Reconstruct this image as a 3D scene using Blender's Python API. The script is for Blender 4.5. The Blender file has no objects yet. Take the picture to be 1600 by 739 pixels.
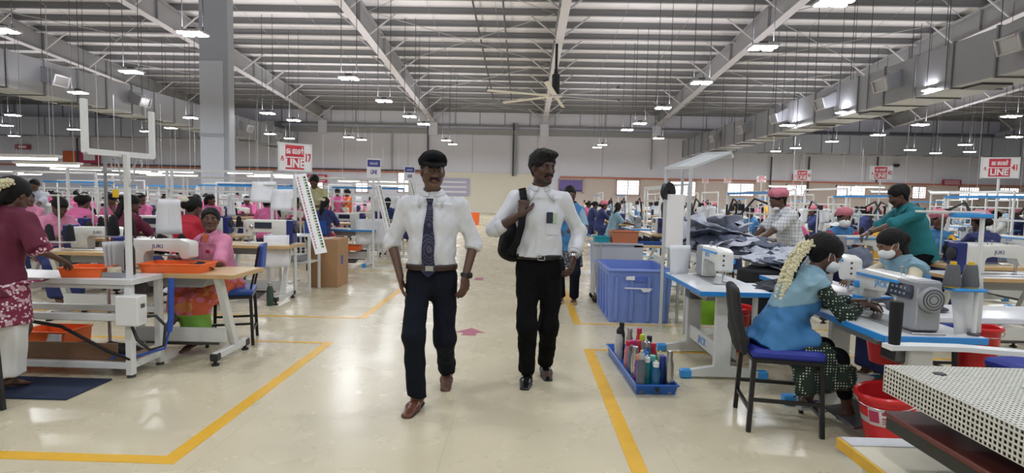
import bpy, bmesh, math, random
import numpy as np
from math import pi, sin, cos, tan, atan, radians, sqrt
from mathutils import Vector as V, Matrix as M4, Euler
random.seed(7); RNG = np.random.default_rng(3)
SC = bpy.context.scene; COL = SC.collection

# ------------------------------------------------------------ camera
PX0, PY0, FPX, CAMZ = 800.0, 369.5, 880.0, 1.40
_ro, _p, _y = radians(1.2), atan(60.9/880), atan(18.7/882)
F_ = V((-sin(_y)*cos(_p), cos(_y)*cos(_p), -sin(_p)))
_R0 = V((cos(_y), sin(_y), 0)); _U0 = _R0.cross(F_)
R_ = _R0*cos(_ro) + _U0*sin(_ro); U_ = _U0*cos(_ro) - _R0*sin(_ro)
cam = bpy.data.cameras.new('camera'); camo = bpy.data.objects.new('camera', cam); COL.objects.link(camo)
mw = M4.Identity(4)
for i, ax in enumerate((R_, U_, -F_)):
    for j in range(3): mw[j][i] = ax[j]
mw[2][3] = CAMZ
camo.matrix_world = mw
cam.sensor_fit = 'HORIZONTAL'; cam.sensor_width = 36; cam.lens = 36*FPX/1600; cam.clip_start = .05; cam.clip_end = 400
SC.camera = camo
def ray(px, py): return F_*FPX + R_*(px-PX0) - U_*(py-PY0)
def at(px, py, Y):
    d = ray(px, py); t = Y/d.y; return V((d.x*t, Y, CAMZ+d.z*t))
def fl(px, py, z=0.0):
    d = ray(px, py); t = (z-CAMZ)/d.z; return V((d.x*t, d.y*t, z))

# ------------------------------------------------------------ tagging
def tag(o, label=None, cat=None, group=None, kind=None):
    if label: o['label'] = label
    if cat: o['category'] = cat
    if group: o['group'] = group
    if kind: o['kind'] = kind
    return o
def thing(name, label, cat, loc=(0, 0, 0), rz=0, group=None):
    o = bpy.data.objects.new(name, None); COL.objects.link(o)
    o.location = loc; o.rotation_euler = (0, 0, rz); o.empty_display_size = .1
    return tag(o, label, cat, group)
KIDS = {}
def mkobj(name, me, parent=None, loc=None, rz=None):
    o = bpy.data.objects.new(name, me); COL.objects.link(o)
    if parent is not None:
        o.parent = parent; KIDS.setdefault(parent.name, []).append(o)
    if loc is not None: o.location = loc
    if rz is not None: o.rotation_euler = (0, 0, rz)
    return o
def dup(o, loc=None, rz=None, label=None, group=None, parent=None, cat=None, swap=None):
    c = o.copy(); COL.objects.link(c)
    if parent is not None:
        c.parent = parent; KIDS.setdefault(parent.name, []).append(c)
    if loc is not None: c.location = loc
    if rz is not None: c.rotation_euler = (0, 0, rz)
    if label: c['label'] = label
    if group: c['group'] = group
    if cat: c['category'] = cat
    if swap:
        for sl in c.material_slots:
            if sl.material and sl.material.name in swap:
                m = swap[sl.material.name]; sl.link = 'OBJECT'; sl.material = m
    for k in KIDS.get(o.name, []): dup(k, parent=c, swap=swap)
    return c

# ------------------------------------------------------------ materials
MATS = {}
def nt(m):
    m.use_nodes = True; return m.node_tree.nodes, m.node_tree.links
def mat(name, col, rough=.5, metal=0., noise=0., scale=12., bump=0., bscale=60., emit=0., alpha=1., trans=0., spec=.5, coat=0., space='Object', sheen=0.):
    if name in MATS: return MATS[name]
    m = bpy.data.materials.new(name); MATS[name] = m
    N, L = nt(m); b = N['Principled BSDF']
    c = (*col, 1) if len(col) == 3 else col
    b.inputs['Base Color'].default_value = c; b.inputs['Roughness'].default_value = rough; b.inputs['Metallic'].default_value = metal
    b.inputs['Specular IOR Level'].default_value = spec; b.inputs['Coat Weight'].default_value = coat
    b.inputs['Alpha'].default_value = alpha; b.inputs['Transmission Weight'].default_value = trans
    b.inputs['Sheen Weight'].default_value = sheen
    if emit: b.inputs['Emission Color'].default_value = c; b.inputs['Emission Strength'].default_value = emit
    m.diffuse_color = c
    if noise or bump:
        tc = N.new('ShaderNodeTexCoord')
    if noise:
        n = N.new('ShaderNodeTexNoise'); n.inputs['Scale'].default_value = scale; n.inputs['Detail'].default_value = 5
        L.new(tc.outputs[space], n.inputs['Vector'])
        mx = N.new('ShaderNodeMix'); mx.data_type = 'RGBA'
        mx.inputs[6].default_value = tuple(max(0, v*(1-noise)) for v in c[:3]) + (1,)
        mx.inputs[7].default_value = tuple(min(1, v*(1+noise)) for v in c[:3]) + (1,)
        L.new(n.outputs['Fac'], mx.inputs[0]); L.new(mx.outputs[2], b.inputs['Base Color'])
    if bump:
        n2 = N.new('ShaderNodeTexNoise'); n2.inputs['Scale'].default_value = bscale; n2.inputs['Detail'].default_value = 3
        L.new(tc.outputs[space], n2.inputs['Vector'])
        bp = N.new('ShaderNodeBump'); bp.inputs['Strength'].default_value = bump; bp.inputs['Distance'].default_value = .01
        L.new(n2.outputs['Fac'], bp.inputs['Height']); L.new(bp.outputs['Normal'], b.inputs['Normal'])
    return m
def math_node(N, L, op, a, b=None):
    n = N.new('ShaderNodeMath'); n.operation = op
    for i, v in enumerate((a, b)):
        if v is None: continue
        if isinstance(v, (int, float)): n.inputs[i].default_value = v
        else: L.new(v, n.inputs[i])
    return n.outputs[0]
def mixcol(N, L, fac, a, b):
    mx = N.new('ShaderNodeMix'); mx.data_type = 'RGBA'
    for i, v in ((0, fac), (6, a), (7, b)):
        if isinstance(v, (int, float)): mx.inputs[i].default_value = v
        elif isinstance(v, (tuple, list)): mx.inputs[i].default_value = (*v[:3], 1)
        else: L.new(v, mx.inputs[i])
    return mx.outputs[2]
def coords(N, L, space='Object'):
    tc = N.new('ShaderNodeTexCoord'); s = N.new('ShaderNodeSeparateXYZ'); L.new(tc.outputs[space], s.inputs[0])
    return tc.outputs[space], s.outputs[0], s.outputs[1], s.outputs[2]
def stripes(N, L, v, period, width):
    f = math_node(N, L, 'FRACT', math_node(N, L, 'DIVIDE', math_node(N, L, 'ADD', v, 50.0), period))
    return math_node(N, L, 'LESS_THAN', f, width/period)
def mat_check(name, base, line, period, width, rough=.8):
    m = mat(name, base, rough); N, L = nt(m); b = N['Principled BSDF']
    _, x, y, z = coords(N, L)
    s = math_node(N, L, 'MAXIMUM', stripes(N, L, math_node(N, L, 'ADD', x, y), period, width), stripes(N, L, z, period, width))
    L.new(mixcol(N, L, s, base, line), b.inputs['Base Color']); return m
def mat_stripe(name, base, line, period, width, axis=0, rough=.8):
    m = mat(name, base, rough); N, L = nt(m); b = N['Principled BSDF']
    c = coords(N, L); L.new(mixcol(N, L, stripes(N, L, c[1+axis], period, width), base, line), b.inputs['Base Color']); return m
def mat_dots(name, base, dot, scale, size=.25, rough=.8, rnd=1.0, extra=None):
    m = mat(name, base, rough); N, L = nt(m); b = N['Principled BSDF']
    tc, x, y, z = coords(N, L)
    v = N.new('ShaderNodeTexVoronoi'); v.inputs['Scale'].default_value = scale; v.inputs['Randomness'].default_value = rnd
    L.new(tc, v.inputs['Vector'])
    s = math_node(N, L, 'LESS_THAN', v.outputs['Distance'], size)
    col = mixcol(N, L, s, base, dot)
    if extra:
        n = N.new('ShaderNodeTexNoise'); n.inputs['Scale'].default_value = scale*.55; L.new(tc, n.inputs['Vector'])
        col = mixcol(N, L, math_node(N, L, 'GREATER_THAN', n.outputs['Fac'], .58), col, extra)
    L.new(col, b.inputs['Base Color']); return m

# ------------------------------------------------------------ hard-surface builder
class MB:
    def __init__(s): s.v = []; s.f = []; s.mi = []; s.m = 0
    def add(s, vs, fs):
        o = len(s.v); s.v += [tuple(p) for p in vs]; s.f += [tuple(i+o for i in f) for f in fs]; s.mi += [s.m]*len(fs); return s
    def mat(s, i): s.m = i; return s
    def box(s, c, d, b=0., R=None):
        x, y, z = (d[0]/2, d[1]/2, d[2]/2); c = V(c)
        if b <= 0 or min(x, y, z) <= b:
            vs = [V((i*x, j*y, k*z)) for k in (-1, 1) for j in (-1, 1) for i in (-1, 1)]
            fs = [(0, 2, 3, 1), (4, 5, 7, 6), (0, 1, 5, 4), (2, 6, 7, 3), (0, 4, 6, 2), (1, 3, 7, 5)]
        else:
            vs = []; idx = {}
            for i in (-1, 1):
                for j in (-1, 1):
                    for k in (-1, 1):
                        for a in range(3):
                            p = [i*(x-b), j*(y-b), k*(z-b)]; p[a] = (i*x, j*y, k*z)[a]
                            idx[(i, j, k, a)] = len(vs); vs.append(V(p))
            fs = []
            for a in range(3):
                o1, o2 = [q for q in range(3) if q != a]
                for sg in (-1, 1):
                    loop = []
                    for e1, e2 in ((-1, -1), (1, -1), (1, 1), (-1, 1)):
                        t = [0, 0, 0]; t[a] = sg; t[o1] = e1; t[o2] = e2; loop.append(idx[(*t, a)])
                    if (sg > 0) == (a == 1): loop.reverse()
                    fs.append(tuple(loop))
            for a in range(3):   # edges parallel to axis a
                o1, o2 = [q for q in range(3) if q != a]
                for e1 in (-1, 1):
                    for e2 in (-1, 1):
                        t0 = [0, 0, 0]; t1 = [0, 0, 0]; t0[a] = -1; t1[a] = 1
                        t0[o1] = t1[o1] = e1; t0[o2] = t1[o2] = e2
                        q = [idx[(*t0, o1)], idx[(*t1, o1)], idx[(*t1, o2)], idx[(*t0, o2)]]
                        fs.append(tuple(q))
            for i in (-1, 1):
                for j in (-1, 1):
                    for k in (-1, 1): fs.append(tuple(idx[(i, j, k, a)] for a in range(3)))
            # orient outward
            out = []
            for f in fs:
                a, b_, c_ = vs[f[0]], vs[f[1]], vs[f[2]]
                n = (b_-a).cross(c_-a); ce = sum((vs[q] for q in f), V())/len(f)
                out.append(f if n.dot(ce) > 0 else tuple(reversed(f)))
            fs = out
        if R is not None: vs = [R @ p for p in vs]
        return s.add([p+c for p in vs], fs)
    def bar(s, p0, p1, w, h, up=(0, 0, 1), b=0.):
        p0, p1 = V(p0), V(p1); d = p1-p0; L = d.length; d.normalize(); u = V(up)
        if abs(d.dot(u)) > .99: u = V((0, 1, 0))
        r = d.cross(u).normalized(); u = r.cross(d)
        R = M4((r, d, u)).transposed()
        return s.box((p0+p1)/2, (w, L, h), b, R)
    def tube(s, pts, r, n=8, close=True):
        pts = [V(p) for p in pts]; m = len(pts); rr = r if isinstance(r, (list, tuple)) else [r]*m
        t0 = (pts[1]-pts[0]).normalized(); u = V((0, 0, 1)) if abs(t0.z) < .9 else V((1, 0, 0))
        u = (u - t0*u.dot(t0)).normalized(); vs = []; fs = []
        for i, p in enumerate(pts):
            t = (pts[min(i+1, m-1)]-pts[max(i-1, 0)]).normalized()
            u = (u - t*u.dot(t)).normalized(); w = t.cross(u)
            for k in range(n):
                a = 2*pi*k/n; vs.append(p + (u*cos(a)+w*sin(a))*rr[i])
        for i in range(m-1):
            for k in range(n):
                k2 = (k+1) % n; fs.append((i*n+k, i*n+k2, (i+1)*n+k2, (i+1)*n+k))
        if close: fs += [tuple(reversed(range(n))), tuple(range((m-1)*n, m*n))]
        return s.add(vs, fs)
    def lathe(s, c, prof, n=16, axis=(0, 0, 1), sx=1., sy=1.):
        c = V(c); A = V(axis).normalized(); u = V((1, 0, 0)) if abs(A.x) < .9 else V((0, 1, 0)); u = (u-A*u.dot(A)).normalized(); w = A.cross(u)
        vs = []; fs = []
        for (r, z) in prof:
            for k in range(n):
                a = 2*pi*k/n; vs.append(c + A*z + (u*cos(a)*sx + w*sin(a)*sy)*r)
        m = len(prof)
        for i in range(m-1):
            for k in range(n):
                k2 = (k+1) % n; fs.append((i*n+k, i*n+k2, (i+1)*n+k2, (i+1)*n+k))
        if prof[0][0] > 1e-6: fs.append(tuple(reversed(range(n))))
        if prof[-1][0] > 1e-6: fs.append(tuple(range((m-1)*n, m*n)))
        return s.add(vs, fs)
    def prism(s, poly, o, ux, uy, depth):
        """polygon in plane (ux,uy) at o, extruded by vector depth"""
        o, ux, uy, dv = V(o), V(ux), V(uy), V(depth); n = len(poly)
        a = [o+ux*x+uy*y for x, y in poly]; vs = a+[p+dv for p in a]
        fs = [tuple(range(n)), tuple(reversed(range(n, 2*n)))] + [(i, i+n, (i+1) % n+n, (i+1) % n) for i in range(n)]
        ar = sum(poly[i][0]*poly[(i+1) % n][1]-poly[(i+1) % n][0]*poly[i][1] for i in range(n))
        if (ux.cross(uy).dot(dv) > 0) == (ar > 0): fs = [tuple(reversed(f)) for f in fs]
        return s.add(vs, fs)
    def mesh(s, name, mats, ang=35):
        me = bpy.data.meshes.new(name); me.from_pydata(s.v, [], s.f)
        for m in (mats if isinstance(mats, (list, tuple)) else [mats]): me.materials.append(m)
        if any(s.mi): me.polygons.foreach_set('material_index', s.mi)
        me.polygons.foreach_set('use_smooth', [True]*len(s.f)); me.set_sharp_from_angle(angle=radians(ang)); me.update()
        return me
    def build(s, name, mats, parent=None, loc=None, rz=None):
        return mkobj(name, s.mesh(name, mats), parent, loc, rz)
def rounded(w, h, r, n=4):
    P = []
    for cx, cy, a0 in ((w/2-r, h/2-r, 0), (-w/2+r, h/2-r, pi/2), (-w/2+r, -h/2+r, pi), (w/2-r, -h/2+r, 1.5*pi)):
        for i in range(n+1):
            a = a0+pi/2*i/n; P.append((cx+r*cos(a), cy+r*sin(a)))
    return P
def text_mesh(body, size, m, name='lettering', parent=None, loc=(0, 0, 0), rot=(pi/2, 0, 0), align='CENTER', sx=1., bold=0., depth=.001):
    cu = bpy.data.curves.new(name, 'FONT'); cu.body = body; cu.size = size; cu.align_x = align; cu.align_y = 'CENTER'
    cu.extrude = depth; cu.offset = bold
    t = bpy.data.objects.new(name, cu); COL.objects.link(t)
    dg = bpy.context.evaluated_depsgraph_get(); me = bpy.data.meshes.new_from_object(t.evaluated_get(dg))
    bpy.data.objects.remove(t); bpy.data.curves.remove(cu)
    me.materials.clear(); me.materials.append(m)
    for v in me.vertices: v.co.x *= sx
    o = mkobj(name, me, parent, loc); o.rotation_euler = rot; return o

# ------------------------------------------------------------ distance-field bodies
class SDF:
    def __init__(s): s.P = []; s.cuts = []; s.disp = None
    def seg(s, p0, p1, r0, r1=None, side=(1, 0, 0), k=.02, cz=None, op='u'):
        r1 = r0 if r1 is None else r1
        f = lambda r: (r, r) if isinstance(r, (int, float)) else r
        s.P.append(('s', np.array(p0, float), np.array(p1, float), f(r0), f(r1), np.array(side, float), k, cz, op)); return s
    def chain(s, pts, rs, side=(1, 0, 0), k=.02, cz=None):
        for i in range(len(pts)-1): s.seg(pts[i], pts[i+1], rs[i], rs[i+1], side, k, cz if i in (0, len(pts)-2) else None)
        return s
    def ell(s, c, r, fr=None, k=.02, op='u'):
        s.P.append(('e', np.array(c, float), np.array(r, float), None if fr is None else np.array(fr, float), k, op)); return s
    def cut(s, p, n): s.cuts.append((np.array(p, float), np.array(n, float)/np.linalg.norm(n))); return s
    def grid(s, h):
        lo = np.full(3, 1e9); hi = -lo; bb = []
        for q in s.P:
            if q[0] == 's':
                R = max(*q[3], *q[4]); a = np.minimum(q[1], q[2])-R; b = np.maximum(q[1], q[2])+R
            else:
                R = max(q[2]); a = q[1]-R; b = q[1]+R
            bb.append((a, b))
            if q[-1] == 'u': lo = np.minimum(lo, a); hi = np.maximum(hi, b)
        pad = 4*h+.02; lo -= pad; hi += pad
        n = np.ceil((hi-lo)/h).astype(int)+1
        ax = [(lo[i]+h*np.arange(n[i])).astype(np.float32) for i in range(3)]
        D = np.full(n, .3, np.float32)
        for q, (a, b) in zip(s.P, bb):
            k = q[-2] if q[0] == 'e' else q[6]
            mg = k+4*h
            i0 = np.maximum(np.floor((a-mg-lo)/h).astype(int), 0); i1 = np.minimum(np.ceil((b+mg-lo)/h).astype(int)+1, n)
            sl = tuple(slice(i0[i], i1[i]) for i in range(3))
            X = ax[0][sl[0]][:, None, None]; Y = ax[1][sl[1]][None, :, None]; Z = ax[2][sl[2]][None, None, :]
            if q[0] == 's':
                p0, p1, r0, r1, side = q[1:6]; w = p1-p0; Ln = np.linalg.norm(w); w = w/max(Ln, 1e-9)
                u = side-w*side.dot(w)
                if np.linalg.norm(u) < 1e-3: u = np.array((0, 1., 0))-w*w[1]
                u /= np.linalg.norm(u); v = np.cross(w, u)
                dx, dy, dz = X-p0[0], Y-p0[1], Z-p0[2]
                t = dx*w[0]+dy*w[1]+dz*w[2]; tc = np.clip(t, 0, Ln); e = t-tc; tt = tc/max(Ln, 1e-9)
                A = r0[0]+(r1[0]-r0[0])*tt; B = r0[1]+(r1[1]-r0[1])*tt; cz_ = q[7] if isinstance(q[7], tuple) else (q[7], q[7]); mAB = np.minimum(A, B); C = np.where(e < 0, mAB if cz_[0] is None else cz_[0], mAB if cz_[1] is None else cz_[1])
                x = dx*u[0]+dy*u[1]+dz*u[2]; y = dx*v[0]+dy*v[1]+dz*v[2]
                k0 = np.sqrt((x/A)**2+(y/B)**2+(e/C)**2); k1 = np.sqrt((x/A**2)**2+(y/B**2)**2+(e/C**2)**2)+1e-6
                d = np.where(k0 < .05, -np.minimum(A, B)*.95, k0*(k0-1)/k1)
            else:
                c, r, fr = q[1:4]; dx, dy, dz = X-c[0], Y-c[1], Z-c[2]
                if fr is not None:
                    dx, dy, dz = (dx*fr[0][0]+dy*fr[0][1]+dz*fr[0][2], dx*fr[1][0]+dy*fr[1][1]+dz*fr[1][2], dx*fr[2][0]+dy*fr[2][1]+dz*fr[2][2])
                k0 = np.sqrt((dx/r[0])**2+(dy/r[1])**2+(dz/r[2])**2); k1 = np.sqrt((dx/r[0]**2)**2+(dy/r[1]**2)**2+(dz/r[2]**2)**2)+1e-6
                d = np.where(k0 < .05, -min(r)*.95, k0*(k0-1)/k1)
            d = d.astype(np.float32); old = D[sl]
            if q[-1] == 'u':
                hh = np.maximum(k-np.abs(old-d), 0)/max(k, 1e-6); D[sl] = np.minimum(old, d)-hh*hh*k*.25
            else:
                hh = np.maximum(k-np.abs(old+d), 0)/max(k, 1e-6); D[sl] = np.maximum(old, -d)+hh*hh*k*.25
        X, Y, Z = ax[0][:, None, None], ax[1][None, :, None], ax[2][None, None, :]
        if s.disp: D += s.disp(X, Y, Z).astype(np.float32)
        for p, nn in s.cuts: D = np.maximum(D, ((X-p[0])*nn[0]+(Y-p[1])*nn[1]+(Z-p[2])*nn[2]).astype(np.float32))
        return D, lo
    def mesh(s, name, mats, h=.01, mfn=None, relax=1):
        D, lo = s.grid(h); vs, fs = surface_nets(D, lo, h, relax)
        me = bpy.data.meshes.new(name); me.vertices.add(len(vs)); me.vertices.foreach_set('co', vs.astype(np.float32).ravel())
        me.loops.add(len(fs)*4); me.loops.foreach_set('vertex_index', fs.astype(np.int32).ravel())
        me.polygons.add(len(fs)); me.polygons.foreach_set('loop_start', np.arange(0, len(fs)*4, 4, dtype=np.int32))
        me.polygons.foreach_set('use_smooth', np.ones(len(fs), bool))
        for m in (mats if isinstance(mats, (list, tuple)) else [mats]): me.materials.append(m)
        if mfn is not None and len(fs): me.polygons.foreach_set('material_index', mfn(vs[fs].mean(1)).astype(np.int32))
        me.update(calc_edges=True); return me
    def build(s, name, mats, parent=None, h=.01, mfn=None, loc=None, rz=None, relax=1):
        return mkobj(name, s.mesh(name, mats, h, mfn, relax), parent, loc, rz)
def surface_nets(D, lo, h, relax=1):
    S = D < 0; n = np.array(D.shape)
    c = np.zeros(n-1, np.int8)
    for i in (0, 1):
        for j in (0, 1):
            for k in (0, 1): c += S[i:n[0]-1+i, j:n[1]-1+j, k:n[2]-1+k]
    act = np.argwhere((c > 0) & (c < 8)); idx = np.full(n-1, -1, np.int64); idx[tuple(act.T)] = np.arange(len(act))
    acc = np.zeros((len(act), 3)); cnt = np.zeros(len(act))
    co = [(i, j, k) for i in (0, 1) for j in (0, 1) for k in (0, 1)]
    for a in co:
        for ax in range(3):
            if a[ax]: continue
            b = list(a); b[ax] = 1
            da = D[act[:, 0]+a[0], act[:, 1]+a[1], act[:, 2]+a[2]]; db = D[act[:, 0]+b[0], act[:, 1]+b[1], act[:, 2]+b[2]]
            m = (da < 0) != (db < 0); t = np.where(m, da/np.where(m, da-db, 1), 0)
            p = np.array(a, float)[None, :].repeat(len(act), 0); p[:, ax] += t
            acc[m] += p[m]; cnt[m] += 1
    vs = (act+acc/np.maximum(cnt, 1)[:, None])*h+lo
    fs = []
    for ax in range(3):
        o1, o2 = (ax+1) % 3, (ax+2) % 3
        s0 = [slice(None)]*3; s1 = [slice(None)]*3; s0[ax] = slice(0, -1); s1[ax] = slice(1, None)
        a, b = S[tuple(s0)], S[tuple(s1)]; e = np.argwhere(a != b)
        e = e[(e[:, o1] > 0) & (e[:, o2] > 0) & (e[:, o1] < n[o1]-1) & (e[:, o2] < n[o2]-1)]
        if not len(e): continue
        fl_ = a[tuple(e.T)]
        def g(d1, d2):
            q = e.copy(); q[:, o1] -= d1; q[:, o2] -= d2; return idx[tuple(q.T)]
        q = np.stack([g(1, 1), g(0, 1), g(0, 0), g(1, 0)], 1); q[~fl_] = q[~fl_][:, ::-1]; fs.append(q)
    fs = np.concatenate(fs) if fs else np.zeros((0, 4), int)
    fs = fs[(fs >= 0).all(1)]
    for _ in range(relax):
        sm = np.zeros_like(vs); ct = np.zeros(len(vs))
        for i in range(4):
            for j in (1, 3):
                np.add.at(sm, fs[:, i], vs[fs[:, (i+j) % 4]]); np.add.at(ct, fs[:, i], 1)
        vs = vs*.5 + .5*sm/np.maximum(ct, 1)[:, None]
    return vs, fs
def folds(amp, f=14., seed=0, stretch=(1, 1, .45)):
    r = np.random.default_rng(seed); W = r.normal(size=(5, 3))*f*np.array(stretch); ph = r.uniform(0, 6.28, 5)
    def fn(X, Y, Z):
        o = 0
        for i in range(5):
            wv = W[i]; o = o + np.sin(X*wv[0]+Y*wv[1]+Z*wv[2]+ph[i]+1.2*np.sin(X*wv[1]*.7+Z*wv[0]*.6+ph[i]*2))
        return amp*o/2.2
    return fn
# ------------------------------------------------------------ materials of the place
M = {}
def am(k, *a, **kw): M[k] = mat(k, *a, **kw)
am('white_paint', (.74, .75, .74), .35); am('grey_paint', (.55, .57, .58), .4); am('leg_paint', (.66, .67, .65), .4, noise=.06)
am('table_white', (.78, .79, .8), .22, noise=.04, scale=5); am('blue_edge', (.03, .24, .62), .35); am('wood_edge', (.55, .36, .17), .4, noise=.2, scale=6)
am('wood_top', (.66, .48, .27), .35, noise=.12, scale=7); am('machine_white', (.72, .72, .68), .28); am('machine_grey', (.3, .31, .33), .4); am('machine_navy', (.02, .03, .16), .35)
am('machine_blue', (.04, .3, .72), .35); am('panel_dark', (.03, .035, .06), .2); am('steel', (.55, .55, .56), .28, metal=1.); am('dark_steel', (.12, .12, .13), .4, metal=.6)
am('black_metal', (.012, .012, .014), .35); am('black_plastic', (.015, .015, .017), .45); am('black_thread', (.012, .012, .016), .9, bump=.3, bscale=300); am('grey_thread', (.12, .125, .135), .9, bump=.3, bscale=300)
am('white_thread', (.75, .75, .72), .9); am('blue_chair', (.02, .08, .36), .4); am('blue_cushion', (.02, .035, .3), .5); am('maroon_cushion', (.16, .015, .03), .6)
am('black_cloth', (.018, .018, .02), .9, bump=.25, bscale=40); am('orange_tray', (.9, .16, .03), .35); am('red_bucket', (.68, .02, .025), .3); am('lime_crate', (.27, .62, .05), .4)
am('bin_blue', (.19, .28, .66), .45, noise=.1, scale=4); am('bin_inner', (.09, .15, .5), .5); am('tray_blue', (.02, .12, .5), .35); am('grey_sheet', (.52, .53, .54), .45, noise=.08, scale=3)
am('brown_tub', (.5, .17, .08), .5); am('paper', (.8, .81, .84), .8, noise=.03, scale=20); am('cardboard', (.38, .22, .11), .8, noise=.08, scale=8)
am('plastic_sheet', (.75, .76, .77), .25, alpha=.75); am('mat_navy', (.015, .025, .06), .9); am('duct', (.44, .45, .47), .38, metal=.75, noise=.1, scale=.6)
am('rafter', (.36, .36, .37), .5); am('rafter_light', (.6, .58, .6), .5); am('purlin', (.26, .26, .265), .6); am('roof_sheet', (.86, .84, .86), .6); am('rod', (.42, .42, .42), .5)
am('led', (1., 1., 1.), .5, emit=40.); am('tube', (1., .99, .97), .5, emit=7.); am('led_blue', (.75, .85, 1.), .5, emit=6.)
am('wall_white', (.80, .80, .90), .7, noise=.03, scale=.4); am('wall_cream', (.84, .79, .66), .7); am('wall_peach', (.66, .56, .5), .7); am('band_red', (.6, .22, .14), .7); am('conduit', (.08, .08, .09), .5)
am('pane', (.97, .95, 1.), .5, emit=3.); am('window_red', (.7, .5, .45), .6); am('sign_red', (.62, .04, .07), .5); am('sign_white', (.85, .84, .85), .5); am('sign_maroon', (.45, .03, .1), .5); am('sign_navy', (.05, .06, .3), .5)
am('sign_orange', (.62, .14, .04), .6); am('yellow_line', (.78, .44, .03), .35, noise=.12, scale=10); am('arrow_red', (.42, .12, .18), .5, noise=.15, scale=20)
am('navy_grey_cloth', (.13, .15, .21), .9, bump=.2, bscale=60); am('light_grey_cloth', (.5, .52, .6), .9); am('dark_cloth', (.035, .037, .047), .9)
am('skin', (.105, .05, .031), .5, noise=.1, scale=15); am('skin_dark', (.072, .034, .022), .5, noise=.1, scale=15); am('skin_mid', (.2, .1, .06), .5, noise=.08, scale=15); am('lip', (.1, .036, .03), .45); am('stubble', (.036, .021, .016), .7)
am('hair', (.006, .005, .005), .6, bump=.5, bscale=120, spec=.25); am('jasmine', (.75, .7, .48), .8); am('shirt_white', (.66, .67, .70), .8, bump=.15, bscale=50); am('trouser_navy', (.008, .010, .017), .9, bump=.2, bscale=90, spec=.15)
am('trouser_black', (.005, .005, .006), .9, bump=.2, bscale=90, spec=.12); am('belt_brown', (.035, .018, .012), .4); am('belt_black', (.01, .01, .01), .35); am('buckle', (.6, .6, .58), .25, metal=1.); am('shoe_brown', (.12, .042, .022), .28); am('shoe_sole', (.02, .014, .012), .6)
am('shoe_black', (.01, .01, .011), .22); am('cap_black', (.008, .008, .01), .9, bump=.3, bscale=200, spec=.15); am('bag_black', (.008, .008, .01), .8, bump=.2, bscale=80, spec=.2)
am('pink', (.72, .16, .36), .8); am('pink_pale', (.66, .24, .38), .8); am('maroon', (.115, .012, .035), .85); am('red_shirt', (.42, .012, .03), .8); am('navy_cloth', (.025, .035, .13), .85); am('teal', (.01, .16, .19), .8)
am('vest_blue', (.045, .19, .42), .7, bump=.1, bscale=40); am('vest_light', (.22, .37, .46), .7); am('cream_cloth', (.62, .55, .40), .8); am('yellow_shirt', (.52, .5, .27), .8); am('yellow_cloth', (.7, .36, .02), .8); am('hairnet', (.62, .2, .25), .85)
am('white_cloth', (.72, .72, .7), .85); am('mask_white', (.8, .8, .8), .8); am('legging', (.006, .006, .008), .9, spec=.15); am('orange_cloth', (.75, .2, .08), .8); am('green_cloth', (.2, .42, .06), .8)
am('tie_navy', (.012, .013, .035), .7); am('glass_dark', (.02, .02, .025), .08); am('press_maroon', (.11, .022, .016), .45); am('press_black', (.02, .022, .02), .5); am('perf_white', (.62, .61, .54), .35, noise=.05, scale=8); am('inset_grey', (.12, .125, .12), .4)
am('pallet_cream', (.62, .57, .43), .4, noise=.08, scale=6); am('pallet_yellow', (.62, .36, .03), .5, noise=.25, scale=14); am('foam_black', (.012, .012, .013), .95); am('bottle_green', (.03, .06, .045), .4); am('clip_yellow', (.8, .5, .02), .4)
am('cable_black', (.012, .012, .012), .5); am('cable_blue', (.02, .08, .4), .45); am('brown_board', (.2, .11, .06), .6, noise=.1, scale=10); am('concrete', (.45, .43, .4), .9); am('column_paint', (.36, .38, .42), .45); am('label_white', (.8, .78, .78), .6)
am('board_ad', (.5, .48, .65), .6); am('curtain_violet', (.2, .16, .42), .8); am('teal_box', (.02, .35, .42), .5); am('flower_yellow', (.7, .6, .1), .8)
M['shirt_check'] = mat_check('shirt_check', (.74, .74, .74), (.25, .28, .36), .042, .005)
M['floral'] = mat_dots('floral', (.2, .02, .06), (.72, .6, .62), 42, .36, extra=(.55, .35, .4))
M['sleeve_dots'] = mat_dots('sleeve_dots', (.008, .022, .015), (.6, .65, .5), 58, .27, rnd=0.)
M['tie_dots'] = mat_dots('tie_dots', (.012, .013, .04), (.22, .22, .3), 130, .3, rnd=0.)
M['saree'] = mat_dots('saree', (.62, .12, .05), (.72, .2, .3), 14, .5, extra=(.75, .3, .12))
M['patch_floral'] = mat_dots('patch_floral', (.04, .045, .06), (.5, .5, .48), 50, .33)
M['shirt_stripe'] = mat_stripe('shirt_stripe', (.1, .1, .2), (.6, .6, .65), .05, .02)
# floor: glossy cream epoxy with faint mottling, seams and scuffs
fm = mat('floor_epoxy', (.62, .565, .43), .2); N, L = nt(fm); b = N['Principled BSDF']; tc, x, y, z = coords(N, L)
n1 = N.new('ShaderNodeTexNoise'); n1.inputs['Scale'].default_value = .8; n1.inputs['Detail'].default_value = 6; L.new(tc, n1.inputs['Vector'])
n2 = N.new('ShaderNodeTexNoise'); n2.inputs['Scale'].default_value = 2.5; n2.inputs['Detail'].default_value = 4; L.new(tc, n2.inputs['Vector'])
c1 = mixcol(N, L, n1.outputs['Fac'], (.56, .49, .33), (.69, .625, .46))
mp = N.new('ShaderNodeMapping'); mp.inputs['Scale'].default_value = (9, 2.2, 1); mp.inputs['Rotation'].default_value = (0, 0, .5); L.new(tc, mp.inputs['Vector'])
n3 = N.new('ShaderNodeTexNoise'); n3.inputs['Scale'].default_value = 1.6; n3.inputs['Detail'].default_value = 2; L.new(mp.outputs[0], n3.inputs['Vector'])
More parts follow.
